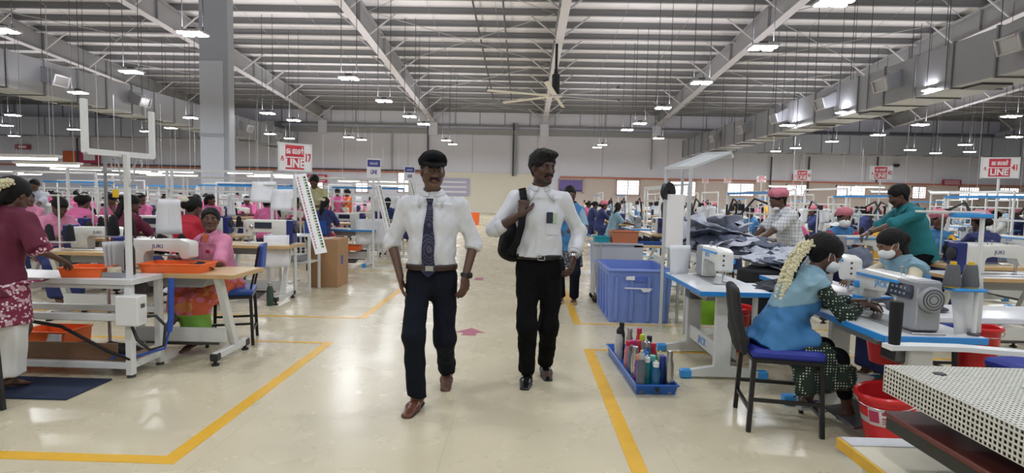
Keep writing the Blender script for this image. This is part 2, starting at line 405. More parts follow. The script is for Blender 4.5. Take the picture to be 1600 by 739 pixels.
c2 = mixcol(N, L, math_node(N, L, 'MULTIPLY', math_node(N, L, 'GREATER_THAN', n3.outputs['Fac'], .79), .3), c1, (.2, .17, .12))
sm = math_node(N, L, 'MAXIMUM', stripes(N, L, math_node(N, L, 'ADD', x, .42), 1.25, .006), stripes(N, L, y, 3.4, .008))
c3 = mixcol(N, L, math_node(N, L, 'MULTIPLY', sm, .25), c2, (.3, .26, .18)); L.new(c3, b.inputs['Base Color'])
rr_ = N.new('ShaderNodeMapRange'); rr_.inputs[3].default_value = .22; rr_.inputs[4].default_value = .32; L.new(n2.outputs['Fac'], rr_.inputs[0]); L.new(rr_.outputs[0], b.inputs['Roughness']); M['floor'] = fm
b.inputs['Specular IOR Level'].default_value = .5
bp = N.new('ShaderNodeBump'); bp.inputs['Strength'].default_value = .03; bp.inputs['Distance'].default_value = .02; L.new(n1.outputs['Fac'], bp.inputs['Height']); L.new(bp.outputs['Normal'], b.inputs['Normal'])
# ------------------------------------------------------------ the hall
def struct(name, mb, m, parent=None):
    o = mb.build(name, m, parent)
    if parent is None: o['kind'] = 'structure'
    return o
WY = 49.0
zr = lambda Y: 8.95+.0818*(WY-Y)
struct('floor', MB().box((0, 25, -.05), (104, 62, .1)), M['floor'])
YL = MB  # painted lines, 2 mm proud
def line(n, x0, y0, x1, y1): struct('trim_%d' % n, MB().box(((x0+x1)/2, (y0+y1)/2, .001), (abs(x1-x0), abs(y1-y0), .002)), M['yellow_line'])
k = 1
for (a, b) in ((2.76, 5.2), (6.24, 10.2), (11.4, 15.5), (16.7, 21)):
    for x0, x1, xe in ((-1.86, -1.77, -9), (.58, .67, 8)):
        a_ = a if x0 < 0 or a > 3 else 1.2
        line(k, x0, a_, x1, b); k += 1
        ins = x0 if x0 < 0 else x1
        line(k, ins, b-.05, xe, b); k += 1
        if not (x0 > 0 and a < 3): line(k, ins, a, xe, a+(.085 if a < 3 else .05)); k += 1
ar = MB().prism([(0, .32), (.16, .12), (.07, .12), (.07, 0), (-.07, 0), (-.07, .12), (-.16, .12)], (-.535, 5.6, .0005), (1, 0, 0), (0, 1, 0), (0, 0, .0015)).build('floor_arrow', M['arrow_red'])
tag(ar, 'faded red arrow painted on the cream aisle floor, pointing down the aisle', 'floor marking')
struct('trim_90', MB().box((-.75, 9.55, .001), (.14, .3, .002)), M['arrow_red'])
# back wall: upper white sheeting, ledge, lower cream and peach
w = MB(); w.mat(0).box((0, WY+.15, 4.5), (98, .3, 9.2)); struct('wall_back', w, M['wall_white'])
lw = MB().box((25.5, WY-.03, 1.6), (45, .06, 3.2)); struct('wall_back_lower', lw, M['wall_peach'])
struct('wall_back_lower', MB().box((-28.5, WY-.03, 1.6), (41, .06, 3.2)), M['wall_white'])
struct('wall_back_panel', MB().box((-2.6, WY-.06, 1.74), (8.6, .12, 3.48), .01), M['wall_cream'])
struct('trim_70', MB().box((25.5, WY-.07, 3.25), (45, .14, .14)), M['band_red'])
struct('trim_71', MB().box((-28, WY-.07, 3.4), (40, .14, .14)), M['band_red'])
struct('trim_72', MB().box((0, WY-.12, 6.95), (96, .24, .45)), M['rafter'])
struct('trim_73', MB().box((0, WY-.1, 7.5), (96, .2, .14)), M['purlin'])
up = MB()
for i in range(44): up.box((-47+i*2.15, WY-.03, 8.2), (.05, .06, 1.3))
struct('trim_74', up, M['purlin'])
sm = MB()
for i in range(-7, 8): sm.box((i*5.6+1.0, WY-.015, 5.1), (.05, .03, 3.3))
struct('trim_75', sm, mat('seam_grey', (.5, .49, .52), .7))
# windows
def window(n, px0, px1, py0, py1, m, bars=True):
    a, b = at(px0, py1, WY-.1), at(px1, py0, WY-.1); c = (a+b)/2; w_, h_ = abs(b.x-a.x), abs(b.z-a.z)
    fr = MB(); t = .09
    for sx in (-1, 1): fr.box((c.x+sx*(w_/2), c.y, c.z), (t, .16, h_+t))
    for sz in (-1, 1): fr.box((c.x, c.y, c.z+sz*h_/2), (w_+t, .16, t))
    o = struct('window_%d' % n, fr, M['window_red'])
    MB().box((c.x, c.y+.03, c.z), (w_, .02, h_)).build('pane', m, o)
    if bars:
        g = MB()
        for i in range(1, 8): g.box((c.x-w_/2+w_*i/8, c.y-.02, c.z), (.05 if i % 4 else .1, .04, h_))
        for i in range(1, 5): g.box((c.x, c.y-.02, c.z-h_/2+h_*i/5), (w_, .04, .04))
        g.build('grille', M['white_paint'], o)
for i, q in enumerate([(963, 999, 282, 304), (1046, 1087, 284, 306), (1136, 1178, 287, 306), (1228, 1260, 289, 306), (1306, 1352, 291, 308), (1424, 1447, 292, 310), (1497, 1530, 293, 312), (1560, 1592, 294, 314), (481, 505, 280, 300), (622, 642, 270, 300), (556, 575, 283, 300)]): window(i+1, *q, M['pane'])
window(12, 873, 911, 281, 300, M['curtain_violet'], False)
cv = MB()
a = at(892, 290, WY-.35); cv.prism([(x/24-.5, .02*sin(x*1.7)) for x in range(25)]+[(.5, .06), (-.5, .06)], (a.x, a.y, a.z-.35), (2.0, 0, 0), (0, 1.5, 0), (0, 0, .8))
tag(cv.build('curtain', M['curtain_violet']), 'violet gathered curtain across the window right of the cream wall panel', 'curtain')
# conduits on the back wall
for n, (px, y0, y1, m) in enumerate(((803, 192, 275, 'conduit'), (807.5, 192, 275, 'rod'), (669, 190, 262, 'conduit'), (613, 200, 265, 'rod'), (1019, 215, 265, 'rod'), (1206, 245, 300, 'conduit'), (1265, 245, 300, 'conduit'), (1372, 245, 285, 'conduit'), (120, 215, 260, 'conduit'))):
    p, q = at(px, y0, WY-.2), at(px, y1, WY-.2); struct('trim_%d' % (100+n), MB().tube([(p.x, p.y, p.z), (p.x, q.y, q.z)], .07, 8), M[m])
struct('trim_120', MB().tube([(-38, WY-.2, 3.55), (-7.2, WY-.2, 3.55)], .06, 6), M['conduit'])
# roof
rs = MB(); n = 0
y0, y1 = 13.5, WY
rs.add([(-50, y0, zr(y0)), (50, y0, zr(y0)), (50, y1, zr(y1)), (-50, y1, zr(y1)), (-50, y0, zr(y0)+.06), (50, y0, zr(y0)+.06), (50, y1, zr(y1)+.06), (-50, y1, zr(y1)+.06)], [(0, 3, 2, 1), (4, 5, 6, 7), (0, 1, 5, 4), (2, 3, 7, 6), (1, 2, 6, 5), (0, 4, 7, 3)])
struct('ceiling', rs, M['roof_sheet'])
PUR = [28.3+1.58*i for i in range(-9, 14)]
for Y in PUR:
    z = zr(Y); mb = MB(); mb.box((0, Y, z-.17), (98, .05, .33)); mb.box((0, Y-.05, z-.325), (98, .13, .03)); mb.box((0, Y+.05, z-.015), (98, .12, .02))
    struct('ceiling_beam', mb, M['purlin'])
RAF = [1.55+9.55*i for i in range(-5, 6)]
slope = V((0, 1, -.0818)).normalized()
for i, X in enumerate(RAF):
    mb = MB(); d = .85; deep = 1.35 if i == 3 else d
    def raf(mb, x, ya, yb, da, db):
        za, zb = zr(ya)-.36, zr(yb)-.36
        mb.prism([(ya, za), (yb, zb), (yb, zb-db), (ya, za-da)], (x-.02, 0, 0), (0, 1, 0), (0, 0, 1), (.04, 0, 0))
        mb.bar((x, ya, za-da), (x, yb, zb-db), .34, .05); mb.bar((x, ya, za-.02), (x, yb, zb-.02), .34, .05)
    raf(mb, X, 13.6, WY-.3, 1.15, .85)
    for Y in PUR[2::3]:
        mb.box((X, Y, zr(Y)-.36-.5), (.3, .03, .95))
    o = struct('ceiling_rafter', mb, M['rafter'])
    br = MB()
    for Y in PUR[1:-1:2]:
        z = zr(Y)
        for s in (-1, 1): br.tube([(X+s*.1, Y, z-1.36), (X+s*1.5, Y, z-.3)], .045, 5)
    br.build('brace', M['rafter_light'], o)
    fl_ = MB(); fl_.bar((X, 13.6, zr(13.6)-.36-1.19), (X, WY-.3, zr(WY-.3)-.36-.89), .4, .02)
    fl_.build('bottom_flange', M['rafter_light'], o)
    struct('wall_back_pier', MB().box((X, WY-.2, 7.15), (.75, .38, 1.1)), M['wall_white'])
xb = MB()
for i in range(1, 10):
    xa, xc = RAF[i-1]+.3, RAF[i]-.3
    for (ya, yb) in ((20, 27.5), (27.5, 35), (35, 42), (42, 48)):
        if i % 2 == 0: continue
        xb.tube([(xa, ya, zr(ya)-.55), (xc, yb, zr(yb)-.55)], .02, 4); xb.tube([(xc, ya, zr(ya)-.55), (xa, yb, zr(yb)-.55)], .02, 4)
for X in [RAF[i]+9.55*f for i in range(10) for f in (.33, .67)]:
    for a, b in zip(PUR[:-1], PUR[1:]): xb.tube([(X, a, zr(a)-.06), (X, b, zr(b)-.28)], .012, 4)
struct('ceiling_bracing', xb, M['rod'])
for n, X in enumerate((-2.6, -1.2)):
    mb = MB(); mb.tube([(X, 15, zr(15)-.42), (X, 44, zr(44)-.42)], .05, 6); struct('ceiling_conduit', mb, M['conduit'])
struct('ceiling_pipe', MB().tube([(-48, 31.0, zr(31)-.5), (48, 31.0, zr(31)-.5)], .05, 6), M['rafter_light'])
# column
CY = 24.; cx = at(341, 250, CY).x; cl = MB()
cl.box((cx, CY, 5.45), (1.22, .5, 10.9), .02)
o = struct('column', cl, M['column_paint'])
pn = MB(); zt = at(341, 97, CY).z; pn.box((cx-.1, CY-.26, zt/2), (1.0, .06, zt), .01); pn.build('cladding_panel', mat('column_light', (.52, .55, .6), .4), o)
zs = at(341, 212, CY).z; MB().box((cx-.1, CY-.29, zs), (1.0, .05, .14)).build('band', M['column_paint'], o)
# ducts
def duct(name, label, c0, c1, w, h, seams, axis, nozz=(), side=-1):
    t = thing(name, label, 'air duct', c0)
    c0, c1 = V(c0), V(c1); d = c1-c0; mb = MB()
    sz = (w, d.length, h) if axis == 'y' else (d.length, w, h)
    mb.box(d/2, sz, .01); mb.build('duct_body', M['duct'], t)
    n = seams; u = d.normalized()
    for i in range(n+1):
        p = u*(d.length*i/n); s = (w+.08, .07, h+.08) if axis == 'y' else (.07, w+.08, h+.08)
        MB().box(p, s).build('flange', mat('duct_flange', (.3, .31, .32), .5, .5), t)
    for q in nozz:
        p = u*q; nb = MB()
        if axis == 'y':
            x = side*w/2
            nb.prism([(x, .42), (x+side*.55, .12), (x+side*.42, -.3), (x, -.18)], (0, p.y-.38, 0), (1, 0, 0), (0, 0, 1), (0, .76, 0))
            o = nb.build('nozzle', M['duct'], t)
            nd = V((.42, 0, -.13)) ; g = MB()
            a = V((x+side*.5, p.y, -.09)); g.bar(a+V((side*.075, -.3, .19)), a+V((side*.075, .3, .19)), .05, .05); g.bar(a+V((-side*.055, -.33, -.19)), a+V((-side*.055, .33, -.19)), .05, .05)
            for yy in (-.36, .36): g.bar(a+V((side*.08, yy, .22)), a+V((-side*.055, yy, -.21)), .05, .05)
            g.build('nozzle_rim', M['rafter_light'], o)
            bm_ = MB().box((0, p.y+2.2, -h/2-.02), (w*.6, .8, .06)); bm_.build('vent_grille', M['dark_steel'], t)
    for i in range(int(d.length/4)):
        p = u*(2+4*i)
        for s in (-1, 1):
            o_ = V((s*(w/2+.03), 0, 0)) if axis == 'y' else V((0, s*(w/2+.03), 0)); q = p+o_; zt = zr(min((c0+p).y, WY-1))-.3-c0.z
            MB().tube([q+V((0, 0, -h/2)), V((q.x, q.y, zt))], .015, 4).build('hanger_rod', M['dark_steel'], t)
    return t
duct('air_duct', 'long galvanised air duct hanging over the right-hand sewing lines, with side nozzles', (13.7, 8, 5.7), (13.7, 47.2, 5.7), 1.5, 1.35, 24, 'y', (7.2, 12.5, 16.6, 21, 25.5, 30.5), -1)
duct('air_duct', 'long galvanised air duct passing behind the grey column on the left', (-19.9, 14, 5.75), (-19.9, 47.2, 5.75), 1.5, 1.35, 20, 'y', (3.5, 8.5, 13.5, 24, 28.5), 1)
duct('air_duct', 'galvanised cross duct along the back wall behind the line signs on the right', (15, 47.6, 6.3), (47, 47.6, 6.3), 1.2, 1.5, 14, 'x')
duct('air_duct', 'galvanised cross duct along the back wall in the left corner', (-47, 47.6, 6.6), (-21, 47.6, 6.6), 1.2, 1.5, 12, 'x')
# ceiling fan
fc = at(868, 150, 29); t = thing('ceiling_fan', 'huge ceiling fan with long pale blades and black motor under the middle rafter', 'fan', fc)
MB().lathe((0, 0, .05), [(.16, 0), (.2, .05), (.2, 1.0), (.12, 1.05), (.08, 1.3)], 16).build('motor', M['black_plastic'], t)
MB().tube([(0, 0, 1.2), (0, 0, zr(29)-1.5-fc.z+.1)], .07, 8).build('drop_rod', M['black_plastic'], t)
MB().lathe((0, 0, -.08), [(.1, 0), (.34, .03), (.34, .12), (.1, .15)], 20).build('hub', M['rafter_light'], t)
for k in range(6):
    a = 2*pi*k/6+.35; d = V((cos(a), sin(a), 0)); s_ = V((-sin(a), cos(a), 0)); mb = MB()
    sec = [(-.11, -.02), (0, .02), (.11, .03), (.11, .02), (0, .0), (-.11, -.035)]
    mb.prism(sec, d*.3, s_, (0, 0, 1), d*3.3); b = mb.build('blade', mat('blade_cream', (.7, .68, .62), .5), t)
    MB().prism([(-.11, -.03), (.11, .02), (.14, .14), (.12, .15), (-.11, .06)], d*3.6, s_, (0, 0, 1), d*.03).build('winglet', M['dark_steel'], b)
# lamps
def lamp_proto():
    t = thing('ceiling_lamp', 'bright white LED lamp cluster hanging on thin rods under the metal roof', 'ceiling lamp', (0, 0, 0), 0, 'LED lamps under the roof')
    MB().box((0, 0, .06), (.62, .5, .05), .01).build('housing', M['rafter_light'], t)
    MB().box((0, 0, .13), (.2, .14, .1), .01).build('driver_box', M['dark_steel'], t)
    for s in (-1, 1):
        for s2 in (-1, 1): MB().box((s*.165, s2*.12, .02), (.24, .1, .03), .005).build('led_panel', M['led'], t)
    rd = MB()
    for s in (-1, 1): rd.tube([(s*.25, 0, .08), (s*.25, 0, 4.6)], .012, 4)
    rd.build('hanger_rod', M['dark_steel'], t); return t
LAMP = None
LP = [(1303, 7), (1192, 77), (1096, 131), (1036, 170), (1000, 194), (980, 204), (1029, 217), (941, 227), (933, 231), (1460, 142), (1320, 177), (1230, 197), (1438, 196), (1372, 212), (1580, 183), (1300, 222), (1243, 232), (1212, 237), (1422, 235), (1462, 240), (1508, 227), (1515, 238), (301, 55), (205, 114), (122, 146), (545, 124), (600, 159), (640, 183), (662, 195), (298, 185), (267, 201), (20, 181), (115, 203), (10, 197), (22, 213), (418, 178), (459, 189), (422, 210), (452, 217), (545, 215), (565, 219), (697, 220), (707, 226), (228, 206), (3, 50), (1585, 215)]
LEDS = []
for px, py in LP:
    p = fl(px, py, 5.1)
    if p.y > 46: p = at(px, py, 46)
    if LAMP is None: LAMP = lamp_proto(); LAMP.location = p; o = LAMP
    else: o = dup(LAMP, p)
    LEDS.append(p)
def area(p, size, power, rot=(0, 0, 0), col=(1, 1, 1), sy=None):
    l = bpy.data.lights.new('lamp_and_fill_light', 'AREA'); l.size = size; l.energy = power; l.color = col; l.shape = 'RECTANGLE'; l.size_y = sy or size
    o = bpy.data.objects.new('lamp_and_fill_light', l); COL.objects.link(o); o.location = p; o.rotation_euler = rot; return o
LAMPW = 130
for p in LEDS:
    area((p.x, p.y, p.z-.02), .55, LAMPW, col=(.90, .94, 1.))
    area((p.x, p.y, p.z+.2), .5, LAMPW*.46, (pi, 0, 0), (.92, .91, 1.))     # added upward light above each fitting, to brighten the roof underside
# unseen lamps added behind and above the viewer for overhead light, continuing the grid
for x in (-8, -4, 0, 4, 8):
    for y in (-4, 0.5, 5):
        p = V((x+.6, y+.4, 5.1)); o = dup(LAMP, p); bpy.data.objects.remove(o) if False else None
        area((p.x, p.y, p.z-.02), .55, LAMPW*.3, col=(.90, .94, 1.))
wd = bpy.data.worlds.new('sky'); SC.world = wd; wd.use_nodes = True
wd.node_tree.nodes['Background'].inputs[0].default_value = (.95, .97, 1., 1); wd.node_tree.nodes['Background'].inputs[1].default_value = .26
SC.view_settings.view_transform = 'Standard'; SC.view_settings.look = 'None'; SC.view_settings.gamma = 1; SC.view_settings.use_curve_mapping = False
SC.view_settings.exposure = 0.0
SC.cycles.max_bounces = 5; SC.cycles.diffuse_bounces = 3; SC.cycles.glossy_bounces = 3; SC.cycles.transparent_max_bounces = 6; SC.cycles.caustics_reflective = False; SC.cycles.caustics_refractive = False
SC.cycles.use_denoising = True; SC.cycles.sample_clamp_indirect = 4
# ------------------------------------------------------------ sewing machines, tables, stands
def bevel_mesh(mb, name, mats, w, seg=2, parent=None, ang=35):
    bm = bmesh.new(); vs = [bm.verts.new(p) for p in mb.v]
    for f, m in zip(mb.f, mb.mi):
        try: bm.faces.new([vs[i] for i in f]).material_index = m
        except ValueError: pass
    bmesh.ops.recalc_face_normals(bm, faces=bm.faces[:])
    ed = [e for e in bm.edges if len(e.link_faces) == 2 and e.calc_face_angle(0) > .6]
    bmesh.ops.bevel(bm, geom=ed, offset=w, segments=seg, affect='EDGES', profile=.6, clamp_overlap=True)
    me = bpy.data.meshes.new(name); bm.to_mesh(me); bm.free()
    for m in (mats if isinstance(mats, (list, tuple)) else [mats]): me.materials.append(m)
    me.polygons.foreach_set('use_smooth', [True]*len(me.polygons)); me.set_sharp_from_angle(angle=radians(ang))
    return mkobj(name, me, parent)
def machine(label, style='jack', word=None, loc=(0, 0, 0), rz=0, group=None, detail=True):
    """needle end at -x, handwheel at +x, operator on the -y side"""
    t = thing('sewing_machine', label, 'sewing machine', loc, rz, group); W = M['machine_white']
    mb = MB()
    if style == 'box':      # bulky direct-drive head with boxy casing
        poly = [(.1, .012), (.29, .012), (.29, .3), (.27, .31), (-.25, .31), (-.28, .29), (-.28, .1), (-.17, .1), (-.16, .15), (.1, .15)]
    else:
        poly = [(.1, .012), (.27, .012), (.285, .05), (.285, .255), (.26, .285), (-.2, .292), (-.285, .27), (-.292, .25), (-.292, .12), (-.27, .105), (-.215, .105), (-.2, .13), (-.19, .165), (.03, .18), (.085, .165), (.1, .13)]
    mb.prism(poly, (0, -.065, 0), (1, 0, 0), (0, 0, 1), (0, .13, 0))
    bevel_mesh(mb, 'arm', W, .016, 2, t)
    MB().box((0, 0, .006), (.6, .18, .012), .003).build('bed', M['steel'] if style != 'box' else W, t)
    nb = MB(); nb.tube([(-.245, 0, .12), (-.245, 0, .06)], .006, 6); nb.tube([(-.245, 0, .06), (-.245, 0, .016)], .0018, 5)
    nb.tube([(-.225, 0, .12), (-.225, 0, .03)], .005, 6); nb.box((-.232, -.012, .02), (.035, .03, .006)); nb.build('needle_bar', M['steel'], t)
    if style == 'jack':
        wh = MB(); wh.lathe((.285, 0, .19), [(.062, 0), (.068, .006), (.068, .02), (.06, .03), (.03, .032)], 24, (1, 0, 0)); h = wh.build('handwheel', M['machine_grey'], t)
        rg = MB()
        for r_ in (.02, .035, .05): rg.lathe((.3155, 0, .19), [(r_, 0), (r_, .003), (r_+.005, .003), (r_+.005, 0)], 24, (1, 0, 0))
        rg.build('vent_ring', M['dark_steel'], h)
        ec = MB().box((.2, 0, .15), (.172, .136, .272), .012); ec.build('end_cover', M['machine_grey'], t)
        MB().box((-.06, -.068, .255), (.4, .008, .018), .003).build('blue_stripe', M['machine_blue'], t)
        MB().box((-.06, .068, .255), (.4, .008, .018), .003).build('blue_stripe', M['machine_blue'], t)
        p = MB(); p.box((.16, -.07, .225), (.2, .012, .085), .004, Euler((-.25, 0, 0)).to_matrix()); q = p.build('control_panel', M['panel_dark'], t)
        bt = MB()
        for i in range(4):
            for k in range(2): bt.box((.1+i*.035, -.0765-.004*(1-k), .205+k*.03), (.016, .004, .012))
        bt.build('button', M['machine_grey'], q)
        MB().box((-.245, -.075, .19), (.035, .03, .04), .006).build('thread_dial', M['machine_blue'], t)
        MB().box((-.24, -.06, .115), (.07, .04, .012), .003).build('work_lamp', M['machine_blue'], t)
        fp = MB()
        for z in (.16, .2, .24): fp.lathe((-.293, .02, z), [(.008, 0), (.008, .003), (0, .003)], 8, (-1, 0, 0))
        fp.build('face_screw', M['black_plastic'], t)
    else:
        ec = MB().box((.318, 0, .165), (.09, .145, .29), .012); ec.build('motor_cover', M['machine_navy'], t)
        wh = MB().lathe((.363, 0, .2), [(.055, 0), (.06, .005), (.06, .02), (.03, .026)], 20, (1, 0, 0)); wh.build('handwheel', M['black_plastic'], t)
        if style == 'box':
            MB().box((-.02, .067, .24), (.22, .01, .08), .004).build('display', M['panel_dark'], t); MB().box((-.02, -.067, .24), (.22, .01, .08), .004).build('display', M['panel_dark'], t)
        d = MB().lathe((-.17, -.066, .22), [(.024, 0), (.024, .012), (.012, .022)], 14, (0, -1, 0)); d.build('thread_dial', M['steel'], t)
        tk = MB()
        tk.tube([(-.24, -.07, .2), (-.25, -.09, .24), (-.245, -.075, .27)], .004, 5); tk.lathe((-.225, -.066, .17), [(.014, 0), (.014, .01), (0, .012)], 10, (0, -1, 0)); tk.build('thread_lever', M['steel'], t)
    sp = MB()
    for x in (-.12, .02, .06): sp.tube([(x, .02, .28), (x, .02, .325)], .004, 5)
    sp.lathe((.02, .02, .325), [(.0, 0), (.014, .002), (.014, .008), (0, .01)], 8); sp.build('spool_pin', M['steel'], t)
    if word and detail:
        c = M['machine_navy'] if style != 'jack' else M['machine_blue']
        text_mesh(word, .05, c, 'lettering', t, (-.02, -.0665, .222), (pi/2, 0, 0), depth=.0008)
        text_mesh(word, .05, c, 'lettering', t, (-.02, .0665, .222), (pi/2, 0, pi), depth=.0008)
    return t
def table(label, w=1.1, d=.54, z=.74, edge='wood_edge', topm='table_white', legs='T', foot=None, loc=(0, 0, 0), rz=0, group=None, pan=True, word=None):
    """long side along x; w x d top at height z"""
    t = thing('sewing_table', label, 'sewing table', loc, rz, group)
    MB().box((0, 0, z-.012), (w-.006, d-.006, .024), .002).build('table_top', M[topm], t)
    e = MB(); eh = .036
    for s in (-1, 1): e.box((0, s*d/2, z-eh/2-.001), (w+.01, .012, eh), .003); e.box((s*w/2, 0, z-eh/2-.001), (.012, d+.01, eh), .003)
    e.build('edge_band', M[edge], t)
    lm = M['leg_paint']
    for s in (-1, 1):
        x = s*(w/2-.16); mb = MB()
        if legs == 'T':
            mb.box((x, .03, z/2-.0), (.055, .13, z-.07), .008); mb.box((x, 0, z-.05), (.05, d*.8, .03), .006)
            o = mb.build('leg', lm, t)
            f = MB(); f.prism([(-.3, .02), (.32, .02), (.32, .06), (.1, .1), (-.02, .1), (-.3, .06)], (x-.028, 0, 0), (0, 1, 0), (0, 0, 1), (.056, 0, 0)); f.build('foot', lm, o)
            for yy in (-.29, .31):
                c = MB().box((x, yy, .035), (.066, .09, .07), .01); c.build('foot_cap', M[foot or 'black_plastic'], o)
        else:
            mb.bar((x, d*.36, z-.03), (x, -d*.12, .1), .05, .06); mb.box((x, 0, z-.04), (.05, d*.85, .03), .005)
            o = mb.build('leg', lm, t)
            f = MB(); f.box((x, 0, .075), (.05, d*1.05, .06), .008); f.build('foot', lm, o)
            for yy in (-d*.5, d*.5):
                c = MB(); c.lathe((x, yy*.96, 0), [(.03, 0), (.03, .015), (.014, .02), (.014, .06)], 10); c.box((x, yy*.96, .07), (.062, .07, .06), .008); c.build('foot_cap', M[foot or 'black_plastic'], o)
    cb = MB(); cb.box((0, .05, .2), (w-.34, .03, .12), .006); cb.build('crossbar', lm, t)
    if word: text_mesh(word, .09, M['machine_blue'], 'lettering', t, (0, .034, .2), (pi/2, 0, 0))
    if pan:
        p = MB(); p.prism([(-.28, 0), (.28, 0), (.22, -.1), (-.22, -.1)], (0, -.1, z-.03), (1, 0, 0), (0, 0, 1), (0, .22, 0)); p.build('oil_pan', M['machine_grey'], t)
        cbx = MB().box((.3, .02, z-.12), (.16, .2, .16), .015); cbx.build('control_box', M['dark_steel'], t)
    pd = MB(); pd.box((.02, -.08, .09), (.34, .2, .018), .004, Euler((.2, 0, 0)).to_matrix()); pd.bar((-.3, .02, .12), (.32, .02, .12), .02, .02); pd.build('pedal', M['dark_steel'], t)
    return t
def stand(label, h=.55, loc=(0, 0, 0), rz=0, group=None, cones=2, post='white_paint'):
    """thread stand standing on a table: base tray with spindles, pole, two guide arms"""
    t = thing('thread_stand', label, 'thread stand', loc, rz, group)
    MB().tube([(0, 0, 0), (0, 0, h)], .009, 8).build('pole', M[post], t)
    b = MB(); b.box((0, 0, .09), (.34, .04, .012), .003); b.box((0, 0, .006), (.06, .06, .012), .003)
    for s in (-1, 1): b.tube([(s*.11, 0, .09), (s*.11, 0, .19)], .005, 5); b.lathe((s*.11, 0, .097), [(0, 0), (.05, .002), (.05, .008), (0, .01)], 12)
    b.build('spool_tray', M['leg_paint'], t)
    a = MB(); a.tube([(-.17, 0, h-.02), (.17, 0, h-.02)], .006, 6)
    for s in (-1, 1): a.lathe((s*.11, 0, h-.02), [(.012, -.012), (.016, 0), (.012, .012)], 8)
    a.build('guide_arm', M['leg_paint'], t); return t
def cone(label, m='black_thread', loc=(0, 0, 0), h=.16, group=None, tip='black_plastic', r=.045):
    t = thing('thread_cone', label, 'thread cone', loc, 0, group)
    MB().lathe((0, 0, .006), [(r, 0), (r*1.05, .01), (r*.72, h-.01), (r*.62, h)], 16).build('thread', M[m], t)
    c = MB(); c.lathe((0, 0, 0), [(r*.95, 0), (r*.95, .008)], 12); c.lathe((0, 0, h), [(r*.4, 0), (r*.36, .022), (r*.3, .022)], 10); c.build('cone_core', M[tip], t); return t
def stool(label, h=.52, loc=(0, 0, 0), rz=0, cush='blue_cushion', back=None, group=None, w=.36):
    """sitter faces -y; back at +y"""
    t = thing('stool' if not back else 'work_chair', label, 'stool' if not back else 'chair', loc, rz, group); r = .012
    for sx in (-1, 1):
        for sy in (-1, 1):
            l = MB(); l.bar((sx*w/2*1.04, sy*w/2*1.04, 0), (sx*w/2*.94, sy*w/2*.94, h-.05), .026, .026); l.build('leg', M['black_metal'], t)
    s = MB()
    for sy in (-1, 1): s.bar((-w/2, sy*w/2, .13), (w/2, sy*w/2, .13), .02, .02)
    for sx in (-1, 1): s.bar((sx*w/2, -w/2, .2), (sx*w/2, w/2, .2), .02, .02)
    s.build('stretcher', M['black_metal'], t)
    sf = MB(); sf.box((0, 0, h-.055), (w*1.02, w*1.02, .03), .004); sf.build('seat_frame', M['black_metal'], t)
    c = MB().box((0, 0, h-.015), (w*1.08, w*1.06, .06), .02); c.build('seat', M[cush], t)
    if back == 'cover':
        F = SDF(); F.seg((-w*.42, w/2+.05, h+.06), (w*.42, w/2+.05, h+.06), .035, k=.03)
        F.seg((0, w/2+.045, h-.02), (0, w/2+.1, h+.36), (w*.54, .03), (w*.5, .026), k=.02, cz=.02); F.disp = folds(.006, 22, 5)
        F.build('backrest', M['black_cloth'], t, .012)
    elif back:
        for sx in (-1, 1): MB().tube([(sx*w*.45, w/2-.02, h-.04), (sx*w*.45, w/2+.03, h+.2), (sx*w*.45, w/2+.06, h+.4)], .011, 6).build('back_post', M['black_metal'], t)
        b = MB()
        pts = [(-.5, .0), (-.3, -.03), (0, -.045), (.3, -.03), (.5, 0), (.5, .015), (.3, -.012), (0, -.027), (-.3, -.012), (-.5, .015)]
        b.prism([(x*w*1.08, y) for x, y in pts], (0, w/2+.07, h+.17), (1, 0, 0), (0, 1, 0), (0, .02, .24)); b.build('backrest', M[back], t)
    return t
def bucket(label, m='red_bucket', loc=(0, 0, 0), r=.135, h=.27, tilt=0., tape=False, rz=0):
    t = thing('bucket', label, 'bucket', loc, rz)
    MB().lathe((0, 0, 0), [(0, 0), (r*.74, 0), (r*.76, .01), (r*.96, h-.03), (r*1.06, h-.028), (r*1.08, h-.01), (r*1.02, h), (r*.94, h-.01), (r*.72, .015), (0, .012)], 28).build('body', M[m], t)
    hd = MB(); hd.tube([(r*1.06, 0, h-.02)]+[(r*1.12*cos(a), -r*1.0*sin(a), h-.02-.05*sin(a)) for a in [pi*i/10 for i in range(1, 10)]]+[(-r*1.06, 0, h-.02)], .003, 5); hd.build('handle', M['steel'], t)
    if tape: MB().lathe((0, 0, h*.5), [(r*.868, 0), (r*.885, .02), (r*.90, .035), (r*.895, .035), (r*.86, 0)], 28).build('tape_band', M['grey_sheet'], t)
    return t
def crate(label, m, w, d, h, loc, rz=0, name='tray', cat='tray', taper=.9, wall=.008, rim=.012, lab=None):
    t = thing(name, label, cat, loc, rz)
    def ring(k, z, off=0): return [(sx*(w/2*k-off), sy*(d/2*k-off), z) for sx, sy in ((-1, -1), (1, -1), (1, 1), (-1, 1))]
    vs = ring(taper, 0)+ring(1, h)+ring(1, h, wall)+ring(taper, wall, wall)
    fs = [(3, 2, 1, 0), (12, 13, 14, 15)]
    for a in (0, 4, 8):
        for i in range(4): fs.append((a+i, a+(i+1) % 4, a+4+(i+1) % 4, a+4+i))
    mb = MB(); mb.add(vs, fs); mb.build('body', M[m], t)
    r = MB()
    for s in (-1, 1): r.box((0, s*(d/2), h-rim/2), (w+rim*1.4, rim, rim), rim*.3); r.box((s*w/2, 0, h-rim/2), (rim, d+rim*1.4, rim), rim*.3)
    r.build('rim', M[m], t)
    return t
